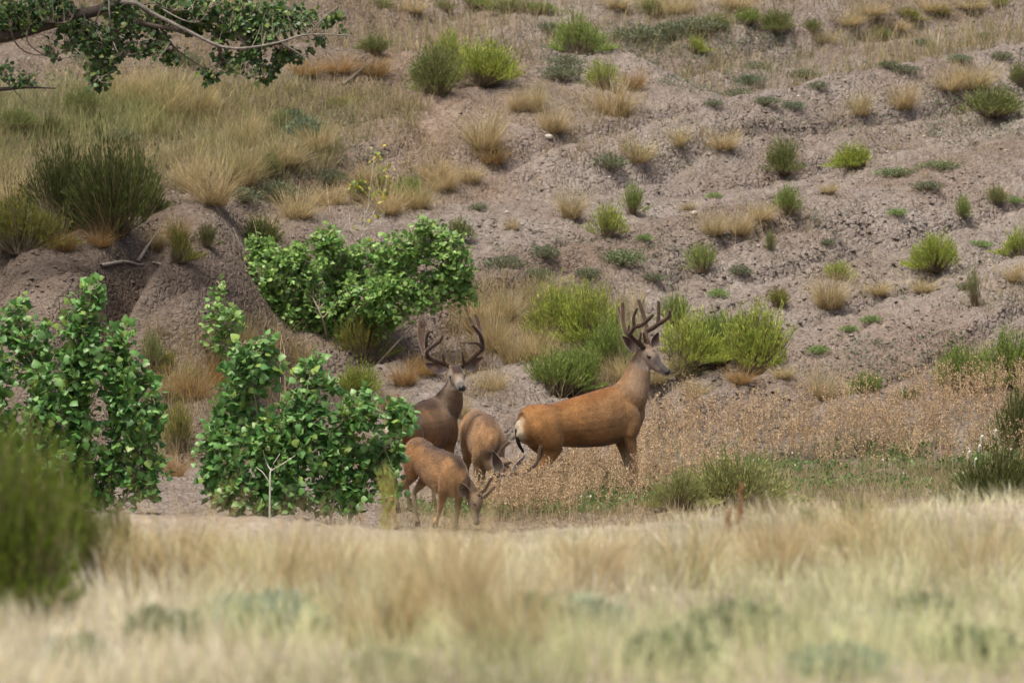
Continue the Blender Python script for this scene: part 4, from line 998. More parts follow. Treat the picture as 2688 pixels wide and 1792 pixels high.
for x, y in ((2450, 276), (2425, 355), (2321, 347), (2096, 259), (1950, 208), (2328, 400), (2640, 395), (2400, 605), (1990, 655), (1100, 500), (1245, 475), (1560, 835), (1500, 800), (1700, 770), (1810, 690), (1060, 640), (2050, 345), (1330, 560), (2580, 240), (1600, 465)):
    stone(x, y, .016, 'tiny pale stone on the bare clay slope', 'tiny pale stones on the slope')

# ------------------------------------------------------------------ mule deer
def loft_rings(C, A, B, lat, n=18, egg=0.0):
    """closed elliptic loft; C centres, A half widths, B half heights, lat = sideways hint for each ring"""
    C = np.asarray(C, float); m = len(C)
    tg = nrm(np.gradient(C, axis=0)); lat = nrm(np.broadcast_to(lat, C.shape))
    up = nrm(np.cross(lat, tg)); lt = np.cross(tg, up)
    th = np.arange(n) / n * 2 * np.pi
    w_ = 1 + egg * np.sin(th)
    V = C[:, None] + (A[:, None] * (np.cos(th) * w_)[None])[..., None] * lt[:, None] + (B[:, None] * np.sin(th)[None])[..., None] * up[:, None]
    f = []
    for i in range(m - 1):
        for j in range(n):
            k = (j + 1) % n; f.append((i * n + j, i * n + k, i * n + n + k, i * n + n + j))
    v = V.reshape(-1, 3)
    e0 = C[0] - tg[0] * min(A[0], B[0]) * .6; e1 = C[-1] + tg[-1] * min(A[-1], B[-1]) * .6
    v = np.concatenate([v, [e0, e1]])
    t3 = [(m * n, (j + 1) % n, j) for j in range(n)] + [(m * n + 1, (m - 1) * n + j, (m - 1) * n + (j + 1) % n) for j in range(n)]
    return v, t3, f, up, lt

class Solid:
    def __init__(s): s.mb = MB(); s.samples = []
    def loft(s, name, rows, lat, n=18, res=6, egg=0.0):
        """rows: (x,y,z,a,b); lat: one vector or one per row"""
        rows = np.asarray(rows, float); lat = np.broadcast_to(np.asarray(lat, float), (len(rows), 3))
        q = crom(np.concatenate([rows, lat], 1), (len(rows) - 1) * res + 1)
        v, t3, f4, up, lt = loft_rings(q[:, :3], np.maximum(q[:, 3], .004), np.maximum(q[:, 4], .004), q[:, 5:8], n, egg)
        s.mb.add(v, (1, 1, 1), f3=t3, f4=f4)
        return q
    def ball(s, c, rad, n=12):
        rows = [(c[0], c[1], c[2] - rad * .9, rad * .3, rad * .3), (c[0], c[1], c[2] - rad * .5, rad * .85, rad * .85), (c[0], c[1], c[2], rad, rad), (c[0], c[1], c[2] + rad * .5, rad * .85, rad * .85), (c[0], c[1], c[2] + rad * .9, rad * .3, rad * .3)]
        s.loft('ball', rows, (1, 0, 0), n, 2)
    def fuse(s, voxel, smooth):
        me = s.mb.mesh('tmp', M_FUR); o = link('tmp', me)
        m = o.modifiers.new('r', 'REMESH'); m.mode = 'VOXEL'; m.voxel_size = voxel
        if smooth:
            m = o.modifiers.new('s', 'SMOOTH'); m.factor = .5; m.iterations = smooth
        dg = bpy.context.evaluated_depsgraph_get(); dg.update()
        ev = o.evaluated_get(dg).to_mesh()
        nv = len(ev.vertices); V = np.empty(nv * 3, np.float32); ev.vertices.foreach_get('co', V); V = V.reshape(-1, 3).astype(float)
        lt = np.empty(len(ev.polygons), np.int32); ev.polygons.foreach_get('loop_total', lt)
        lv = np.empty(len(ev.loops), np.int32); ev.loops.foreach_get('vertex_index', lv)
        st = np.empty(len(ev.polygons), np.int32); ev.polygons.foreach_get('loop_start', st)
        q4 = st[lt == 4]; f4 = lv[q4[:, None] + np.arange(4)[None]]
        q3 = st[lt == 3]; f3 = lv[q3[:, None] + np.arange(3)[None]] if len(q3) else np.zeros((0, 3), int)
        nr = np.empty(nv * 3, np.float32); ev.vertices.foreach_get('normal', nr)
        o.evaluated_get(dg).to_mesh_clear()
        bpy.data.objects.remove(o); bpy.data.meshes.remove(me)
        return V, f3, f4, nr.reshape(-1, 3).astype(float)

def blur_cols(c, f4, it=3):
    e = np.concatenate([f4[:, [0, 1]], f4[:, [1, 2]], f4[:, [2, 3]], f4[:, [3, 0]]])
    for _ in range(it):
        a = c.copy(); w_ = np.ones((len(c), 1))
        np.add.at(a, e[:, 0], c[e[:, 1]]); np.add.at(a, e[:, 1], c[e[:, 0]]); np.add.at(w_, e[:, 0], 1.); np.add.at(w_, e[:, 1], 1.)
        c = a / w_
    return c

def ear_mesh(base, tip, face, width, inner, outer, rim, tuft_=.35):
    """cupped leaf-shaped ear"""
    base = np.asarray(base, float); tip = np.asarray(tip, float); ax = tip - base; L = np.linalg.norm(ax); ax = ax / L
    face = nrm(face - np.dot(face, ax) * ax); sd_ = np.cross(ax, face)
    U = np.linspace(0, 1, 12); W = np.linspace(-1, 1, 9); mb = MB(); G = []
    for u in U:
        wd = width * .5 * (.42 * (1 - u) ** 2 + 1.0 * np.sin(np.pi * min(1, u ** .72)) ** .95 + .02)
        for w_ in W:
            cup = (.55 - .35 * u) * width * (abs(w_) ** 2) * .55
            G.append(base + ax * (u * L) + sd_ * (w_ * wd) + face * (cup - .1 * width + .10 * L * u * (1 - u)))
    G = np.array(G).reshape(12, 9, 3); th = .006
    nin = G + face * 0; nout = G - face * th
    ci = np.zeros((12, 9, 3))
    for i, u in enumerate(U):
        for j, w_ in enumerate(W):
            k = abs(w_); c = np.array(inner) * (1 + .5 * max(0, .4 - u)) 
            if u < .45: c = c * (.3 + u * 1.5) + np.array(rim) * (.7 - u * 1.5) * (tuft_ if k < .6 else min(1., tuft_ * 1.3))
            if k > .88 or u > .93: c = c * .25 + np.array(rim) * .75
            ci[i, j] = c
    n = 108; f = []; idx = lambda i, j: i * 9 + j
    for i in range(11):
        for j in range(8):
            f.append((idx(i, j), idx(i, j + 1), idx(i + 1, j + 1), idx(i + 1, j))); f.append((n + idx(i, j), n + idx(i + 1, j), n + idx(i + 1, j + 1), n + idx(i, j + 1)))
        f.append((idx(i, 0), idx(i + 1, 0), n + idx(i + 1, 0), n + idx(i, 0))); f.append((idx(i, 8), n + idx(i, 8), n + idx(i + 1, 8), idx(i + 1, 8)))
    for j in range(8): f.append((idx(11, j), idx(11, j + 1), n + idx(11, j + 1), n + idx(11, j)))
    mb.add(np.concatenate([nin.reshape(-1, 3), nout.reshape(-1, 3)]), np.concatenate([ci.reshape(-1, 3), np.broadcast_to(np.array(outer), (108, 3))]), f4=f)
    return mb

def antler_mesh(branches, tipcol=(.20, .15, .115), col=(.072, .042, .024)):
    """branches: list of rows (x,y,z,r)"""
    s = Solid()
    for b in branches:
        rows = [(x, y, z, r_, r_) for x, y, z, r_ in b]
        d = np.array(rows[-1][:3]) - np.array(rows[0][:3])
        ref = (0, 1, 0) if abs(nrm(d)[1]) < .85 else (1, 0, 0)
        s.loft('t', rows, ref, 10, 5)
    V, f3, f4, nr = s.fuse(.0048, 2)
    r = np.random.default_rng(len(V)); c = np.broadcast_to(np.array(col), V.shape) * (1 + r.normal(0, .10, (len(V), 1)))
    mb = MB(); mb.add(V, c, f3=f3, f4=f4)
    n = 5000; i = r.integers(0, len(V), n); dr = nrm(nr[i] + r.normal(0, .35, (n, 3))); sd_ = nrm(np.cross(dr, r.normal(0, 1, (n, 3)))) * .0009
    p0 = V[i] - nr[i] * .001; tri = np.stack([p0 - sd_, p0 + sd_, p0 + dr * r.uniform(.004, .009, (n, 1))], 1)
    mb.fuzz = MB(); mb.fuzz.add(tri.reshape(-1, 3), np.repeat(rcol([(.26, .20, .15), (.34, .28, .22), (.12, .075, .045)], n, r), 3, 0), f3=np.arange(n * 3).reshape(-1, 3))
    return mb

def deer(label, hip_px, hip_py, Y, yaw, sc, pitch, neck, head_c, head_f, head_u, hs, pal, antlers, ears, legs=None, tail=None, seed=0, wk=1.0, group=None):
    """hip centre at a photo pixel and distance; neck: rows (px,py,dY,a,b); head frame from head_c, head_f, head_u"""
    r = np.random.default_rng(seed)
    hip = P(hip_px, hip_py, Y)
    f = np.array([math.cos(R(yaw)), math.sin(R(yaw)), 0.]); lat = np.array([f[1], -f[0], 0.])   # right-hand side
    ct, sn = math.cos(R(pitch)), math.sin(R(pitch))
    fz = f * ct + np.array([0, 0, sn]); uz = np.array([0, 0, ct]) - f * sn
    def B(s, l, z): return hip + sc * (fz * s + lat * l + uz * (z - .82))         # body point (level body coordinates)
    S = Solid()
    T = [(-.215, .85, .05, .06), (-.185, .835, .115, .135), (-.10, .825, .160, .185), (.0, .815, .178, .195), (.14, .795, .172, .192), (.30, .778, .182, .220), (.46, .768, .196, .242), (.62, .765, .200, .258), (.76, .772, .188, .262), (.88, .785, .162, .250), (.98, .80, .130, .20), (1.05, .81, .085, .13)]
    S.loft('trunk', [(*B(s, 0, z), a * sc * wk, b * sc) for s, z, a, b in T], lat, 24, 5, -.06)
    S.loft('withers', [(*B(.62, 0, .90), .05 * sc, .05 * sc), (*B(.78, 0, .925), .07 * sc, .065 * sc), (*B(.92, 0, .91), .07 * sc, .08 * sc)], lat, 12, 4)
    # haunch and shoulder muscles
    for sg in (-1, 1):
        S.loft('haunch', [(*B(-.02, sg * .09 * wk, .95), .05 * sc, .09 * sc), (*B(.0, sg * .108 * wk, .82), .092 * sc, .165 * sc), (*B(.04, sg * .115 * wk, .68), .084 * sc, .135 * sc), (*B(.07, sg * .10, .58), .06 * sc, .09 * sc)], lat, 14, 4)
        S.loft('shoulder', [(*B(.82, sg * .075, .93), .04 * sc, .05 * sc), (*B(.86, sg * .112 * wk, .80), .072 * sc, .10 * sc), (*B(.88, sg * .118 * wk, .66), .070 * sc, .092 * sc), (*B(.84, sg * .112, .56), .056 * sc, .07 * sc)], lat, 14, 4)
    # legs reach the ground below them
    hooves = []
    lg = legs or {}
    def G(p): 
        q = p.copy(); q[2] = float(H(np.array([p[0]]), np.array([p[1]]))[0]); return q
    for key, fore, sg in (('fl', 1, -1), ('fr', 1, 1), ('hl', 0, -1), ('hr', 0, 1)):
        ds = lg.get(key, 0.)
        if fore:
            top = B(.85, sg * .105, .60); foot = G(B(.86 + ds, sg * .095, 0)); foot[2] += .012
            h = top - foot
            kn = foot + h * .53 + sc * (f * .012); rows = [(*top, .058 * sc, .072 * sc), (*(top + (kn - top) * .5), .043 * sc, .050 * sc), (*kn, .033 * sc, .036 * sc), (*(kn + (foot - kn) * .35), .0225 * sc, .025 * sc), (*(kn + (foot - kn) * .74), .0215 * sc, .024 * sc), (*(foot + [0, 0, .085 * sc] + f * -.01), .026 * sc, .029 * sc), (*(foot + [0, 0, .04 * sc] + f * .012), .022 * sc, .024 * sc)]
        else:
            top = B(.07, sg * .10, .62); foot = G(B(-.06 + ds, sg * .09, 0)); foot[2] += .012
            h = top - foot; z0 = h[2]
            hk = foot + np.array([0, 0, z0 * .56]) - f * .085 * sc; gk = (top + hk) * .5 + f * .01
            rows = [(*top, .062 * sc, .105 * sc), (*gk, .042 * sc, .062 * sc), (*(hk + [0, 0, .045 * sc] + f * .012 * sc), .030 * sc, .040 * sc), (*(hk + [0, 0, -.02]), .029 * sc, .036 * sc), (*(hk + (foot - hk) * .4), .0225 * sc, .027 * sc), (*(hk + (foot - hk) * .76), .0215 * sc, .024 * sc), (*(foot + [0, 0, .085 * sc] - f * .01), .026 * sc, .028 * sc), (*(foot + [0, 0, .04 * sc] + f * .012), .022 * sc, .024 * sc)]
        S.loft('leg', rows, lat, 12, 4)
        hooves.append(foot)
    # neck: from inside the chest to the back of the skull
    hf = nrm(head_f); hu = nrm(np.asarray(head_u, float) - np.dot(head_u, hf) * hf); hl = np.cross(hf, hu)
    hc = P(head_c[0], head_c[1], Y + head_c[2])
    def Hd(a, l, u): return hc + hs * (hf * a + hl * l + hu * u)
    nr_ = [(*B(.80, 0, .82), .13 * sc, .20 * sc, *lat)]
    for k, (px, py, dy, a, b) in enumerate(neck):
        w_ = (k + 1) / (len(neck) + 1); nr_.append((*P(px, py, Y + dy), a, b, *(lat * (1 - w_) + hl * w_)))
    nr_.append((*Hd(.0, 0, -.02), .062 * hs, .075 * hs, *hl))
    nr_ = np.array(nr_)
    S.loft('neck', nr_[:, :5], nr_[:, 5:], 18, 6)
    # head
    Hh = [(-.045, -.012, .045, .052), (.0, .006, .066, .084), (.05, .012, .072, .094), (.10, .0, .069, .090), (.15, -.020, .055, .072), (.20, -.036, .043, .053), (.25, -.045, .040, .046), (.295, -.050, .040, .042), (.318, -.053, .030, .028)]
    S.loft('head', [(*Hd(a, 0, u), w_ * hs, h_ * hs) for a, u, w_, h_ in Hh], hl, 18, 5, .10)
    for sg in (-1, 1):
        S.loft('brow', [(*Hd(.045, sg * .045, .045), .02 * hs, .016 * hs), (*Hd(.09, sg * .056, .036), .022 * hs, .016 * hs), (*Hd(.13, sg * .045, .015), .016 * hs, .014 * hs)], hl, 8, 3)
        S.loft('pedicle', [(*Hd(.01, sg * .035, .05), .024 * hs, .024 * hs), (*Hd(.0, sg * .045, .100), .021 * hs, .021 * hs)], hf, 8, 3)
    V, f3, f4, nrml = S.fuse(.0085 * max(sc, .85), 6)
    # coat colours in body and head coordinates
    d = (V - hip) / sc; s_ = d @ fz; l_ = d @ lat; z_ = d @ uz + .82
    e = (V - hc) / hs; a_ = e @ hf; k_ = e @ hl; u_ = e @ hu
    nn = fbm(s_ * 9 + 40, z_ * 9 + l_ * 7, 4, seed + 3)
    up = nrml @ uz
    c = np.broadcast_to(np.array(pal['base']), V.shape).copy()
    def mixin(c, col, m): m = np.clip(m, 0, 1)[:, None]; return c * (1 - m) + np.array(col) * m
    c = mixin(c, pal['flank'], sst(.2, .75, s_) * .8 + nn * .5)
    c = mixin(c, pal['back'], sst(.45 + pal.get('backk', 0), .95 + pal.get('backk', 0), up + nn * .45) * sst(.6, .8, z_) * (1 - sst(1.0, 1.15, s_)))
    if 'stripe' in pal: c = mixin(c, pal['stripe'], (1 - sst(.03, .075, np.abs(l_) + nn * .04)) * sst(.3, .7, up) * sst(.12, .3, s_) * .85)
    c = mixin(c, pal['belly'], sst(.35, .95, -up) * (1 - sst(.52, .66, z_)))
    c = mixin(c, pal['leg'], 1 - sst(.36, .56, z_ + nn * .1))
    c = mixin(c, pal['rump'], (1 - sst(-.185, -.145, s_ + nn * .05 + .42 * np.abs(l_))) * sst(.60, .68, z_) * (1 - sst(.89, .94, z_)))
    c = mixin(c, pal['leg_in'], (1 - sst(.3, .5, z_)) * sst(-.2, .5, -(nrml @ lat) * np.sign(l_)) * .7)
    mott = fbm(s_ * 6 + 11, z_ * 5 + l_ * 6, 3, seed + 40); c = c * (1 + .42 * np.clip(mott, -.5, .5))[:, None]
    # neck
    hd = sst(-.03, .03, a_) * sst(-.135, -.10, u_) * (np.abs(k_) < .13) * (np.linalg.norm(e, axis=1) < .5)
    nc = nr_[:, :3]; t_n = np.linspace(0, 1, 40); npath = crom(nc, 40)
    dist = np.linalg.norm(V[:, None] - npath[None], axis=2); ni = dist.argmin(1); nd = dist.min(1)
    on = sst(.12, .52, t_n[ni] + nn * .12) * (1 - sst(.15, .26, nd / max(sc, .8))) * (1 - hd)
    c = mixin(c, pal['neck'], on)
    tgn = nrm(np.gradient(npath, axis=0)); latn = crom(nr_[:, 5:], 40); upn = nrm(np.cross(latn, tgn))
    du = ((V - npath[ni]) * upn[ni]).sum(1) / (nd + 1e-6)
    c = mixin(c, pal['nape'], on * sst(.45, .95, du + nn * .3))
    # head
    c = mixin(c, pal['cheek'], hd * 1.0)
    c = mixin(c, pal['fore'], hd * sst(.008, .026, u_ + nn * .01 + .1 * np.clip(a_ - .1, 0, 1)) * sst(-.03, .0, a_) * (1 - sst(.150, .185, a_ + .5 * np.abs(k_))) * (1 - sst(.040, .056, np.abs(k_))))
    c = mixin(c, pal['bridge'], hd * sst(pal.get('bs', .165), pal.get('bs', .165) + .035, a_) * sst(-.04, -.015, u_ + .25 * (a_ - .15) - .35 * np.clip(np.abs(k_) - .02, 0, 1)))
    c = mixin(c, pal['muzzle'], hd * sst(.215, .26, a_))
    c = mixin(c, (.55, .50, .43), hd * sst(.22, .25, a_) * sst(.068, .078, -u_ ))
    c = mixin(c, (.58, .53, .46), sst(-.02, .03, a_) * (1 - sst(.11, .15, a_)) * sst(.062, .085, -u_) * (1 - sst(.04, .055, np.abs(k_))) * sst(-.125, -.10, u_))
    for sg in (-1, 1):
        de = np.linalg.norm(e - np.array([.10, sg * .0635, .018]), axis=1)
        c = mixin(c, (.42, .36, .28), .6 * (1 - sst(.03, .045, de))); c = mixin(c, (.03, .024, .02), 1 - sst(.026, .038, de))
    c = blur_cols(c, f4, 2)
    base = np.mean([h_ for h_ in hooves], axis=0)
    root = empty('mule_deer', base, label, 'deer', group)
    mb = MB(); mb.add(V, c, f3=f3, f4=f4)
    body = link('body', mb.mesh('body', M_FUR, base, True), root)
    # short coat standing off the skin
    nh = 32000; vi = r.integers(0, len(V), nh); tgd = nrm(-fz[None] * .9 + np.array([0, 0, -.55]) + r.normal(0, .3, (nh, 3)))
    tgd = nrm(tgd - (tgd * nrml[vi]).sum(1, keepdims=True) * nrml[vi])
    hl_ = np.where(np.abs(a_[vi]) < .34, np.where(np.linalg.norm(e[vi], axis=1) < .36, .007, .017), .017) * np.where(z_[vi] < .45, .5, 1.)
    nhd = nrm(tgd * 1.0 + nrml[vi] * .42 + r.normal(0, .10, (nh, 3)))
    p0 = V[vi] - nrml[vi] * .002; sdv = nrm(np.cross(nhd, nrml[vi] + r.normal(0, .3, (nh, 3)))) * (.0017 * r.uniform(.7, 1.3, (nh, 1)))
    tri = np.stack([p0 - sdv, p0 + sdv, p0 + nhd * (hl_ * r.uniform(.7, 1.5, nh))[:, None]], 1)
    hc_ = c[vi] * np.clip(1 + r.normal(0, .28, (nh, 1)), .5, 1.7)
    fm = MB(); fm.add(tri.reshape(-1, 3), np.repeat(hc_, 3, 0), f3=np.arange(nh * 3).reshape(-1, 3))
    fo = link('coat', fm.mesh('coat', M_FUR, base), root); tag(fo, kind='stuff')
    # eyes, nose, hooves
    def blob(name, ctr, ax, rad, mat, parent=root, n1=7, n2=10):
        th = np.linspace(0, np.pi, n1); ph = np.arange(n2) / n2 * 6.28
        v = [ctr + ax[0] * rad[0] * math.sin(t) * math.cos(p_) + ax[1] * rad[1] * math.sin(t) * math.sin(p_) + ax[2] * rad[2] * math.cos(t) for t in th for p_ in ph]
        fq = [(i * n2 + j, i * n2 + (j + 1) % n2, (i + 1) * n2 + (j + 1) % n2, (i + 1) * n2 + j) for i in range(n1 - 1) for j in range(n2)]
        m = MB(); m.add(v, (1, 1, 1), f4=fq); return link(name, m.mesh(name, mat, base, True), parent)
    for sg in (-1, 1):
        blob('eye', Hd(.10, sg * .0635, .018), (hf, hl * sg, hu), (.023 * hs, .016 * hs, .016 * hs), M_EYE)
    ns = blob('nose', Hd(.312, 0, -.043), (hf, hl, hu), (.020 * hs, .034 * hs, .029 * hs), M_NOSE)
    for sg in (-1, 1): blob('nostril', Hd(.328, sg * .016, -.040), (hf, hl, hu), (.006 * hs, .008 * hs, .006 * hs), M_EYE, ns, 5, 6)
    for h_ in hooves:
        m = MB(); w_ = .024 * sc
        for sg in (-1, 1):
            cc = h_ + lat * sg * .013 * sc; fr = f * .045 * sc; bk = -f * .028 * sc
            top = [cc + fr * .35 + lat * w_ * .42 + [0, 0, .045 * sc], cc + fr * .35 - lat * w_ * .42 + [0, 0, .045 * sc], cc + bk * .8 - lat * w_ * .42 + [0, 0, .04 * sc], cc + bk * .8 + lat * w_ * .42 + [0, 0, .04 * sc]]
            bot = [cc + fr + lat * w_ * .3 - [0, 0, .012], cc + fr - lat * w_ * .3 - [0, 0, .012], cc + bk - lat * w_ * .5 - [0, 0, .012], cc + bk + lat * w_ * .5 - [0, 0, .012]]
            m.add(np.array(top + bot), (1, 1, 1), f4=[(0, 1, 2, 3), (7, 6, 5, 4), (0, 4, 5, 1), (1, 5, 6, 2), (2, 6, 7, 3), (3, 7, 4, 0)])
        link('hoof', m.mesh('hoof', M_HOOF, base), root)
    # ears: (base px, base py, dY, tip px, tip py, dY, width, face vector)
    for b0, b1, b2, t0, t1, t2, wd, fc in ears:
        m = ear_mesh(P(b0, b1, Y + b2), P(t0, t1, Y + t2), np.array(fc, float), wd, pal['ear_in'], pal['ear_out'], (.50, .44, .37), pal.get('tuft', .35))
        link('ear', m.mesh('ear', M_FUR, base, True), root)
    for an in antlers:
        m = antler_mesh([[(*P(px, py, Y + dy), rd) for px, py, dy, rd in b] for b in an])
        ao = link('antler', m.mesh('antler', M_VELVET, base, True), root); tag(link('velvet', m.fuzz.mesh('velvet', M_VELVET, base), ao), kind='stuff')
    if tail:
        s = Solid(); q = s.loft('tail', [(*B(a, l, z), w_ * sc, w_ * sc * .8) for a, l, z, w_ in tail], lat, 10, 4)
        V2, g3, g4, n2 = s.fuse(.006, 3); dz = ((V2 - hip) / sc) @ uz + .82; zt = [t[2] for t in tail]
        tt = (max(zt) - dz) / (max(zt) - min(zt)); nb = ((V2 - hip) / sc) @ fz
        cc = np.broadcast_to(np.array(pal['tail']), V2.shape).copy(); cc = mixin(cc, pal['tail_tip'], sst(pal.get('tail_k', .55), pal.get('tail_k', .55) + .12, tt))
        m = MB(); m.add(V2, cc, f3=g3, f4=g4); link('tail', m.mesh('tail', M_FUR, base, True), root)
    return root

def z6(x, y): return (1600 + x * .1531, 770 + y * .1531)
def z5(x, y): return (1080 + x * .1658, 800 + y * .1658)
def z3(x, y): return (1040 + x * .2041, 1060 + y * .2041)
def z2(x, y): return (1320 + x * .3443, 760 + y * .3443)
def z1(x, y): return (960 + x * .3953, 760 + y * .3953)

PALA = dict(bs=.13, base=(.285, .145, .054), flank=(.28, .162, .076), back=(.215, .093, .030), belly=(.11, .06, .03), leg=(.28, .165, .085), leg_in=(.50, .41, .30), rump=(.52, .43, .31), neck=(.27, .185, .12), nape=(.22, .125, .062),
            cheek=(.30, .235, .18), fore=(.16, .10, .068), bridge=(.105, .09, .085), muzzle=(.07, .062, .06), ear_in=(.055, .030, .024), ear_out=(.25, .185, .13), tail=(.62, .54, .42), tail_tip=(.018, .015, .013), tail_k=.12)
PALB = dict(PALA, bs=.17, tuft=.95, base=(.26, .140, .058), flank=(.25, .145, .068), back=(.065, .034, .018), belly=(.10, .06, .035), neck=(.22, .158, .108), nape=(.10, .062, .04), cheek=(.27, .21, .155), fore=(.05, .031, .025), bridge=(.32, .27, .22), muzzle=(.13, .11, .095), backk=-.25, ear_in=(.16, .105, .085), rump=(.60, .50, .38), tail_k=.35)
PALC = dict(PALA, stripe=(.055, .036, .027), base=(.30, .160, .070), flank=(.31, .178, .085), back=(.13, .080, .053), belly=(.30, .20, .11), neck=(.31, .19, .10), nape=(.10, .066, .045), cheek=(.24, .175, .12), fore=(.13, .085, .06), bridge=(.16, .12, .085), muzzle=(.11, .085, .07), ear_in=(.075, .038, .032), leg=(.33, .20, .105))
PALD = dict(PALA, stripe=(.12, .072, .045), base=(.38, .22, .105), flank=(.38, .225, .112), back=(.21, .132, .083), belly=(.33, .23, .13), neck=(.33, .23, .15), nape=(.20, .13, .085), cheek=(.34, .285, .235), fore=(.16, .11, .08), bridge=(.23, .19, .15), muzzle=(.12, .10, .09), ear_in=(.04, .022, .02), leg=(.30, .22, .10))

def ant(zf, rows, k=1.32): return [(*zf(a, b), d, r_ * k) for a, b, d, r_ in rows]
# A: standing buck, body turned away to the right, head to the right
antA = [
 [ant(z6, [(600, 965, .42, .022), (560, 905, .40, .023), (470, 825, .36, .020), (390, 760, .32, .019), (335, 705, .30, .019), (270, 620, .32, .018), (232, 480, .38, .0165), (225, 330, .42, .016), (227, 165, .45, .014)]),
  ant(z6, [(245, 520, .38, .012), (190, 380, .50, .012), (152, 245, .58, .011)]),
  ant(z6, [(335, 705, .30, .018), (400, 620, .25, .018), (430, 575, .22, .019), (560, 535, .16, .016), (670, 440, .12, .0145), (752, 362, .08, .011)]),
  ant(z6, [(430, 585, .22, .015), (413, 500, .20, .0135), (415, 390, .19, .0125), (472, 258, .16, .010)]),
  ant(z6, [(315, 660, .30, .010), (330, 610, .28, .009), (333, 545, .26, .007)]), ant(z6, [(520, 850, .37, .012), (520, 780, .35, .010), (542, 672, .33, .0075)])],
 [ant(z6, [(660, 900, .52, .022), (650, 820, .54, .021), (632, 720, .60, .019), (630, 640, .64, .019), (640, 590, .66, .019), (605, 450, .70, .018), (560, 300, .74, .018), (500, 118, .78, .015)]),
  ant(z6, [(632, 640, .64, .019), (730, 600, .58, .0185), (830, 530, .54, .018), (950, 455, .50, .0155), (1020, 380, .47, .0135), (1028, 290, .45, .010)]),
  ant(z6, [(830, 520, .54, .016), (838, 420, .54, .015), (840, 280, .55, .0145), (842, 140, .56, .012)]), ant(z6, [(615, 840, .53, .013), (597, 760, .51, .011), (583, 668, .49, .0085)])]]
deer('big antlered buck standing side on, head turned right, orange-brown coat', 1415, 1114, 93.2, 27, 1.07, 10,
     [(*z2(945, 835), .40, .14, .20), (*z2(1005, 725), .43, .105, .155), (*z2(1035, 610), .45, .085, .118)], (*z6(560, 1050), .47), (.82, -.42, -.40), (.25, -.05, 1), 1.06, PALA, antA,
     [(*z6(470, 985), .40, *z6(197, 715), .42, .098, (.35, -1, .1)), (*z6(735, 915), .50, *z6(842, 655), .56, .085, (.5, -1, .0))],
     dict(fl=.06, fr=-.02, hl=.10, hr=-.05), [(-.195, 0, .885, .020), (-.225, .0, .84, .024), (-.24, 0, .76, .026), (-.235, 0, .68, .022), (-.20, .0, .60, .014)], 11)

# B: buck looking at the camera, body turned away
antB = [
 [ant(z5, [(640, 1000, .64, .021), (590, 960, .62, .022), (450, 905, .58, .0195), (320, 860, .55, .019), (245, 810, .54, .019), (195, 730, .60, .0175), (150, 590, .68, .016), (122, 440, .74, .0165), (147, 255, .78, .014)]),
  ant(z5, [(170, 620, .66, .012), (188, 470, .74, .012), (205, 255, .82, .0115)]),
  ant(z5, [(245, 810, .54, .018), (245, 740, .48, .018), (290, 690, .42, .016), (370, 630, .36, .0145), (450, 570, .32, .013), (500, 485, .28, .0095)]),
  ant(z5, [(250, 720, .47, .015), (230, 600, .44, .014), (245, 480, .42, .013), (292, 412, .40, .011)]), ant(z5, [(520, 925, .60, .012), (505, 850, .57, .010), (491, 768, .55, .008)])],
 [ant(z5, [(780, 990, .60, .020), (835, 940, .58, .021), (940, 860, .55, .019), (1040, 770, .52, .019), (1115, 695, .52, .020), (1125, 620, .46, .0175), (1090, 480, .40, .016), (1030, 390, .37, .015), (958, 320, .34, .012)]),
  ant(z5, [(1120, 680, .50, .017), (1080, 625, .42, .014), (1000, 600, .36, .012), (905, 605, .31, .009)]),
  ant(z5, [(1115, 690, .53, .016), (1095, 560, .62, .016), (1078, 400, .70, .0165), (1055, 270, .74, .0165), (1012, 160, .77, .0145)]),
  ant(z5, [(1095, 560, .62, .012), (1040, 440, .72, .014), (965, 290, .78, .0145), (908, 200, .82, .013)]), ant(z5, [(835, 930, .57, .013), (815, 850, .54, .011), (799, 735, .52, .009)])]]
deer('antlered buck half hidden by leaves, looking straight out with a dark back', 1056, 1118, 91.2, 66, .99, 5,
     [(*z1(505, 815), .78, .15, .19), (*z1(560, 730), .72, .105, .14), (*z1(585, 650), .66, .083, .11)], (*z5(697, 1120), .62), (.20, -.95, -.24), (-.06, -.1, 1), 1.04, PALB, antB,
     [(*z5(560, 1040), .60, *z5(195, 930), .64, .098, (.25, -1, -.1)), (*z5(860, 1020), .58, *z5(1145, 815), .60, .098, (.1, -1, -.15))],
     dict(fl=.03, fr=-.03, hl=.08, hr=-.04), [(-.195, 0, .885, .022), (-.23, .0, .83, .026), (-.24, 0, .74, .026), (-.225, 0, .64, .018)], 12, .92)

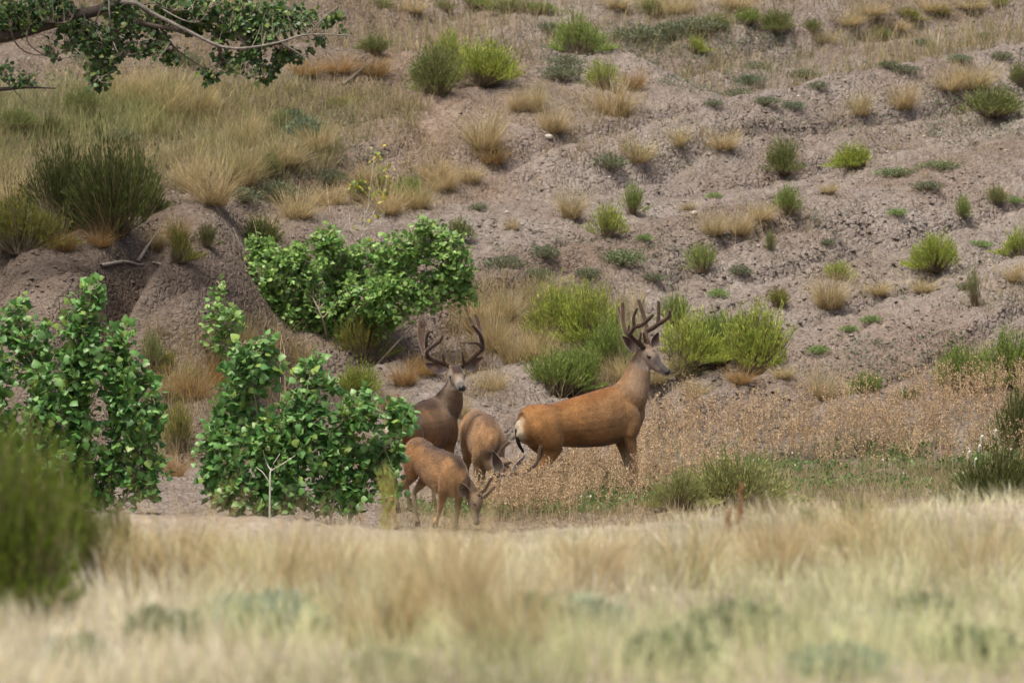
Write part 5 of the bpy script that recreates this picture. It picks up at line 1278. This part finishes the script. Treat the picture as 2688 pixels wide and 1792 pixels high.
# C: young buck grazing in front
antC = [[ant(z3, [(1010, 1175, -.52, .012), (1080, 1150, -.54, .011), (1150, 1095, -.55, .010), (1190, 1010, -.54, .0095), (1236, 945, -.52, .007)])],
        [ant(z3, [(1040, 1205, -.60, .012), (1130, 1195, -.64, .010), (1200, 1135, -.66, .0095), (1272, 1062, -.66, .007)])]]
deer('young buck grazing in front, ruffled coat with a dark stripe along its back', 1102, 1192, 88.3, -60, .78, -15,
     [(*z3(760, 930), -.40, .088, .125), (*z3(860, 1030), -.50, .068, .098), (*z3(940, 1120), -.56, .056, .080)], (*z3(985, 1190), -.58), (.28, -.22, -.93), (.90, -.35, .30), .80, PALC, antC,
     [(*z3(915, 1185), -.66, *z3(810, 1000), -.72, .092, (-.15, -1, .0)), (*z3(985, 1150), -.56, *z3(1010, 1080), -.40, .06, (.6, -1, .2))],
     dict(fl=.06, fr=-.08, hl=.06, hr=-.16), [(-.195, 0, .885, .02), (-.22, .0, .83, .024), (-.225, 0, .74, .022), (-.21, 0, .66, .014)], 13)

# D: second grazing buck behind, body towards the camera
antD = [[ant(z3, [(1400, 850, -.98, .014), (1340, 780, -1.0, .013), (1300, 715, -1.0, .013), (1325, 630, -.98, .0125), (1388, 545, -.95, .0125), (1452, 490, -.92, .010)]), ant(z3, [(1302, 722, -1.0, .0125), (1385, 768, -1.04, .0115), (1480, 750, -1.07, .009)])],
        [ant(z3, [(1480, 870, -.98, .014), (1570, 905, -1.0, .013), (1680, 855, -1.0, .013), (1790, 785, -.98, .0125), (1830, 680, -.95, .012), (1856, 540, -.92, .010)]), ant(z3, [(1680, 855, -1.0, .012), (1640, 930, -1.05, .010), (1580, 960, -1.08, .008)])]]
deer('grazing buck facing out, head down behind dried weeds, small curved antlers', 1252, 1124, 92.3, -82, .95, -5,
     [(*z3(1210, 680), -.80, .10, .145), (*z3(1320, 790), -.92, .078, .11), (*z3(1390, 850), -.97, .064, .09)], (*z3(1410, 935), -.98), (.25, -.38, -.89), (.1, -.95, .35), .90, PALD, antD,
     [(*z3(1345, 880), -1.04, *z3(1240, 595), -1.06, .095, (-.2, -1, .1)), (*z3(1500, 880), -.98, *z3(1670, 650), -.90, .062, (-.5, -.6, .1))],
     dict(fl=.02, fr=-.05, hl=0, hr=.05), [(-.195, 0, .885, .02), (-.22, .0, .83, .024), (-.225, 0, .74, .022), (-.21, 0, .66, .014)], 14, .82)

# ------------------------------------------------------------------ foreground plateau: out-of-focus grass, sage and a few taller plants
def fg_grass():
    r = np.random.default_rng(801); mb = MB()
    n = 100000
    Y = 27 + (61.5 - 27) * r.random(n) ** 0.9; X = r.uniform(-1, 1, n) * (Y * 1344 / F + 2.2)
    lip = sst(53, 58, Y)
    f1 = fbm(X * .9, Y * .35, 3, 811); f2 = fbm(X * .7 + 7, Y * .3, 3, 812); f3 = fbm(X * 2.2, Y * .9, 2, 813)
    bare_l = lip * (1 - sst(-1.2, .3, X))                       # bare clay strip along the lip at left
    dens = .62 + .5 * f1 + .45 * f3 - .8 * bare_l - .25 * lip
    k = r.random(n) < dens
    X, Y, f1, f2, lip = X[k], Y[k], f1[k], f2[k], lip[k]; n = len(X)
    p = np.stack([X, Y, H(X, Y) - .01], 1)
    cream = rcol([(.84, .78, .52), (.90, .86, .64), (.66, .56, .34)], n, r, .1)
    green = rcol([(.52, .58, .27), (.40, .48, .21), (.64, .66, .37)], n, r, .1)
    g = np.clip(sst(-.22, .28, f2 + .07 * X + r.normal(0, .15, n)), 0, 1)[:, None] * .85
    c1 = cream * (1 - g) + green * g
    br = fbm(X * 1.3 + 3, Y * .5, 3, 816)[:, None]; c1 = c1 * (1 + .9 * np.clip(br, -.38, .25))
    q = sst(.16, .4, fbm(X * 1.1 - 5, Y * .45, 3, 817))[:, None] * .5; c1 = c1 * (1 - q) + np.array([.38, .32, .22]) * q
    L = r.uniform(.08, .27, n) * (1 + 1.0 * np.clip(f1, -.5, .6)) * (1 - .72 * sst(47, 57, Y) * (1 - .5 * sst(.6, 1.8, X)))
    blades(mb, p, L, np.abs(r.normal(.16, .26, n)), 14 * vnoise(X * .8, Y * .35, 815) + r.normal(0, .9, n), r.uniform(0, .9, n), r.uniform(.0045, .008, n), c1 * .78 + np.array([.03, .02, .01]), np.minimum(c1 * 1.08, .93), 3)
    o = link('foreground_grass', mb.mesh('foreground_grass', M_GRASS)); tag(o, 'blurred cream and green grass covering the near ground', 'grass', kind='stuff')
fg_grass()
FGW = 'in the near grass'
def fg_tuft(px, py, w_, h_, look, label=None):
    return tuft(px / K, py / K, w_ / K, h_ / K, look, label, FGW, far=False)
for i, (x, y, w_, h_) in enumerate(((470, 1560, 380, 300), (700, 1600, 360, 300), (860, 1560, 320, 260), (1010, 1700, 380, 330), (1180, 1650, 420, 360), (1320, 1740, 420, 360), (1150, 1530, 300, 220), (330, 1560, 300, 240), (1560, 1560, 320, 220), (1800, 1540, 320, 220), (2050, 1520, 340, 220), (2300, 1520, 340, 230), (2560, 1540, 340, 230), (2050, 1450, 200, 100), (2240, 1430, 280, 160), (1250, 1480, 220, 80), (1000, 1490, 200, 80), (620, 1490, 200, 90), (1500, 1460, 220, 80))):
    fg_tuft(x, y, w_, h_, 'tan' if i in (0, 3, 9, 14) else 'pale')
def fg_sage(px, py, w_, h_, look='sage', label=None): return sage(px / K, py / K, w_ / K, h_ / K * 1.7, look, label, FGW, far=False)
for x, y, w_, h_, lk in ((700, 1680, 260, 80, 'frost'), (600, 1640, 120, 60, 'frost'), (1520, 1640, 240, 70, 'frost'), (1400, 1640, 120, 60, 'grey'), (2280, 1680, 220, 70, 'frost'), (1760, 1780, 220, 80, 'grey'), (2200, 1780, 240, 70, 'frost'), (2420, 1640, 180, 60, 'grey'), (200, 1750, 200, 70, 'grey'), (1000, 1780, 200, 60, 'grey'), (1950, 1700, 260, 80, 'grey'), (2560, 1760, 240, 80, 'grey'), (420, 1700, 180, 70, 'grey')):
    fg_sage(x, y, w_, h_, lk)
def fg_shrub(px, py, w_, h_, look, label, bare=False): return shrub(px / K, py / K, w_ / K, h_ / K, look, label, FGW, bare, far=False)
fg_shrub(-20, 1600, 360, 450, 'lush', 'broad blurred green shrub behind the tall feathery near one')
fg_shrub(110, 1520, 190, 400, 'olive', 'thin feathery shrub tip rising behind the blurred near shrubs', True)
fg_shrub(70, 1640, 420, 540, 'lush', 'tall blurred green shrub at the near left with a feathery top')
fg_shrub(215, 1560, 280, 370, 'lush', 'shorter blurred green shrub right of the tall near one')
fg_shrub(300, 1480, 150, 180, 'dark', 'lowest blurred green shrub beside the bare clay strip')
fg_shrub(2120, 1385, 90, 60, 'grey', 'small grey twiggy shrub on the lip before the weeds')
fg_shrub(2250, 1370, 170, 90, 'grey', 'wider grey twiggy shrub on the lip before the weeds', True)
# grey-green plant with feathery leaves between lip and weeds, and white-budded plant at the right
shrub(1930 / K, 1335 / K, 290 / K, 170 / K, 'silver', 'soft grey-green shrub before the dried weeds, behind the rusty dock stalk')
shrub(1780 / K, 1340 / K, 150 / K, 110 / K, 'silver', 'smaller grey-green shrub left of the soft one before the weeds')
shrub(2610 / K, 1330 / K, 230 / K, 190 / K, 'dark', 'dark green shrub with white buds at the right end of the green strip')
shrub(2680 / K, 1200 / K, 170 / K, 200 / K, 'dark', 'upright dark shrub behind the white-budded one')
def buds():
    r = np.random.default_rng(831)
    g = hit(2590, 1320, True)[0]; e = empty('white_bud_plant', g, 'sprawling plant with white trumpet buds at the right end', 'plant')
    for i, (x, y) in enumerate(((2543, 1195), (2576, 1155), (2570, 1180), (2612, 1140), (2560, 1215))):
        tip = P(x, y, g[1] - .25); stem_part(e, g, 'stem', np.array([g, (g + tip) / 2 + [r.normal(0, .05), 0, .1], tip]), .005, .003, (.2, .28, .12), 8, 4)
        s = Solid(); s.loft('b', [(*(tip - [0, 0, .03]), .005, .005), (*tip, .010, .010), (*(tip + [.008, -.01, .035]), .016, .016), (*(tip + [.01, -.012, .05]), .009, .009)], (0, 1, 0), 8, 3)
        m = MB(); m.add(np.concatenate(s.mb.v), (.75, .76, .66), f3=np.concatenate(s.mb.f3), f4=np.concatenate(s.mb.f4)); link('bud', m.mesh('bud', M_PETAL, g), e)
buds()
def dock(px, py, h_px, label):
    r = np.random.default_rng(int(px)); g = hit(px, py, False)[0]; sc = g[1] / F; hgt = h_px * sc
    e = empty('dock_stalk', g, label, 'stalk')
    top = g + np.array([.02, 0, hgt]); stem_part(e, g, 'stem', np.array([g - [0, 0, .02], (g + top) / 2 + [.01, 0, 0], top]), .006, .003, (.36, .17, .08), 9, 5)
    n = 190; t = .3 + .65 * r.random(n); c = g * (1 - t[:, None]) + top * t[:, None] + r.normal(0, .009, (n, 3)) * (1.3 - .6 * t[:, None]); s = r.uniform(.004, .008, n)
    o_ = np.array([[1, 0, 0], [-.5, .87, 0], [-.5, -.87, 0], [0, 0, 1.3], [0, 0, -1.]]); v = c[:, None] + o_[None] * s[:, None, None]
    f = np.array([[0, 1, 3], [1, 2, 3], [2, 0, 3], [1, 0, 4], [2, 1, 4], [0, 2, 4]])
    m = MB(); m.add(v.reshape(-1, 3), np.repeat(rcol([(.36, .19, .095), (.27, .14, .075), (.44, .26, .14)], n, r), 5, 0), f3=(f[None] + (np.arange(n) * 5)[:, None, None]).reshape(-1, 3))
    o = link('seed_head', m.mesh('seed_head', M_WEED, g), e); tag(o, kind='stuff')
dock(1936, 1420, 165, 'rusty brown dock stalk with seeds on the near lip')
dock(1905, 1425, 95, 'shorter rusty dock stalk beside the tall one on the near lip')
def spike(px, py, h_px, w_, label, col):
    r = np.random.default_rng(int(px)); g = hit(px, py, False)[0]; sc = g[1] / F; hgt = h_px * sc; n = 160
    mb = MB(); t = r.random(n); q = g + np.stack([r.normal(0, w_ * sc * .25, n), r.normal(0, .02, n), t * hgt * .8 - .02], 1)
    blades(mb, q, r.uniform(.05, .14, n), np.abs(r.normal(0, .35, n)), r.random(n) * 6.28, r.uniform(0, .6, n), r.uniform(.005, .009, n), rcol([col], n, r), rcol([tuple(1.15 * x for x in col)], n, r), 3)
    o = link('dry_plant', mb.mesh('dry_plant', M_GRASS)); tag(o, label, 'plant')
spike(945, 1375, 260, 26, 'tall orange-straw spike before the broad sapling', (.55, .38, .17))
spike(1015, 1395, 190, 40, 'yellow-green weed spike before the young grazing buck', (.42, .40, .12))

# ------------------------------------------------------------------ labels: say which plant by the landmark it grows beside
LM = [('big double shrub', (1060, 210)), ('dense crest shrub', (1332, 122)), ('shrub-filled straw tuft', (1412, 255)), ('fan-shaped green shrub', (1392, 545)), ('largest mid-slope straw tuft', (1110, 335)), ('low spreading bright shrub', (1972, 384)), ('globe-shaped shrub', (2150, 640)), ('round straw tuft', (1905, 708)),
      ('wide grey-green shrub', (2275, 262)), ('great dark broom shrub', (255, 535)), ('leafy thicket', (780, 860)), ('spreading yellow-green shrub', (1730, 855)), ('slender sapling', (527, 885)), ('forked fallen branch', (330, 695)), ('white stone', (1594, 488)), ('olive dome shrub', (1785, 700)), ('limb of the old cottonwood', (330, 250)), ('yellowing sapling', (835, 440)), ('pale tuft with stalks', (1890, 915)), ('buck looking out', (1040, 960)), ('right-hand gully', (2030, 580)), ('crest of the mound', (1650, 225)), ('mud bank', (120, 650)), ('lone bright shrublet', (1592, 118))]
LMP = [(n_, hit(x * K, y * K, True)[0]) for n_, (x, y) in LM]
made = {}
for o, p, wd, words, own, where in PLANTS:
    if own or p[1] < 80: continue
    n_, q = min(LMP, key=lambda t: np.linalg.norm((t[1] - p)[:2] * [1, .6]))
    dx, dy = p[0] - q[0], p[1] - q[1]; dist = math.hypot(dx, dy * .6)
    rel = 'close beside' if dist < .45 else (('uphill of' if dy > 0 else 'downhill of') if abs(dy) > abs(dx) * 1.2 else 'across the slope from')
    if dist >= 1.1: rel = {'uphill of': 'well uphill of', 'downhill of': 'well downhill of'}.get(rel, 'farther across the slope from')
    made.setdefault(f'{words} {rel} the {n_}', []).append(o)
for lb, os_ in made.items():
    for o in os_:
        o['label'] = lb
        if len(os_) > 1: o['group'] = lb
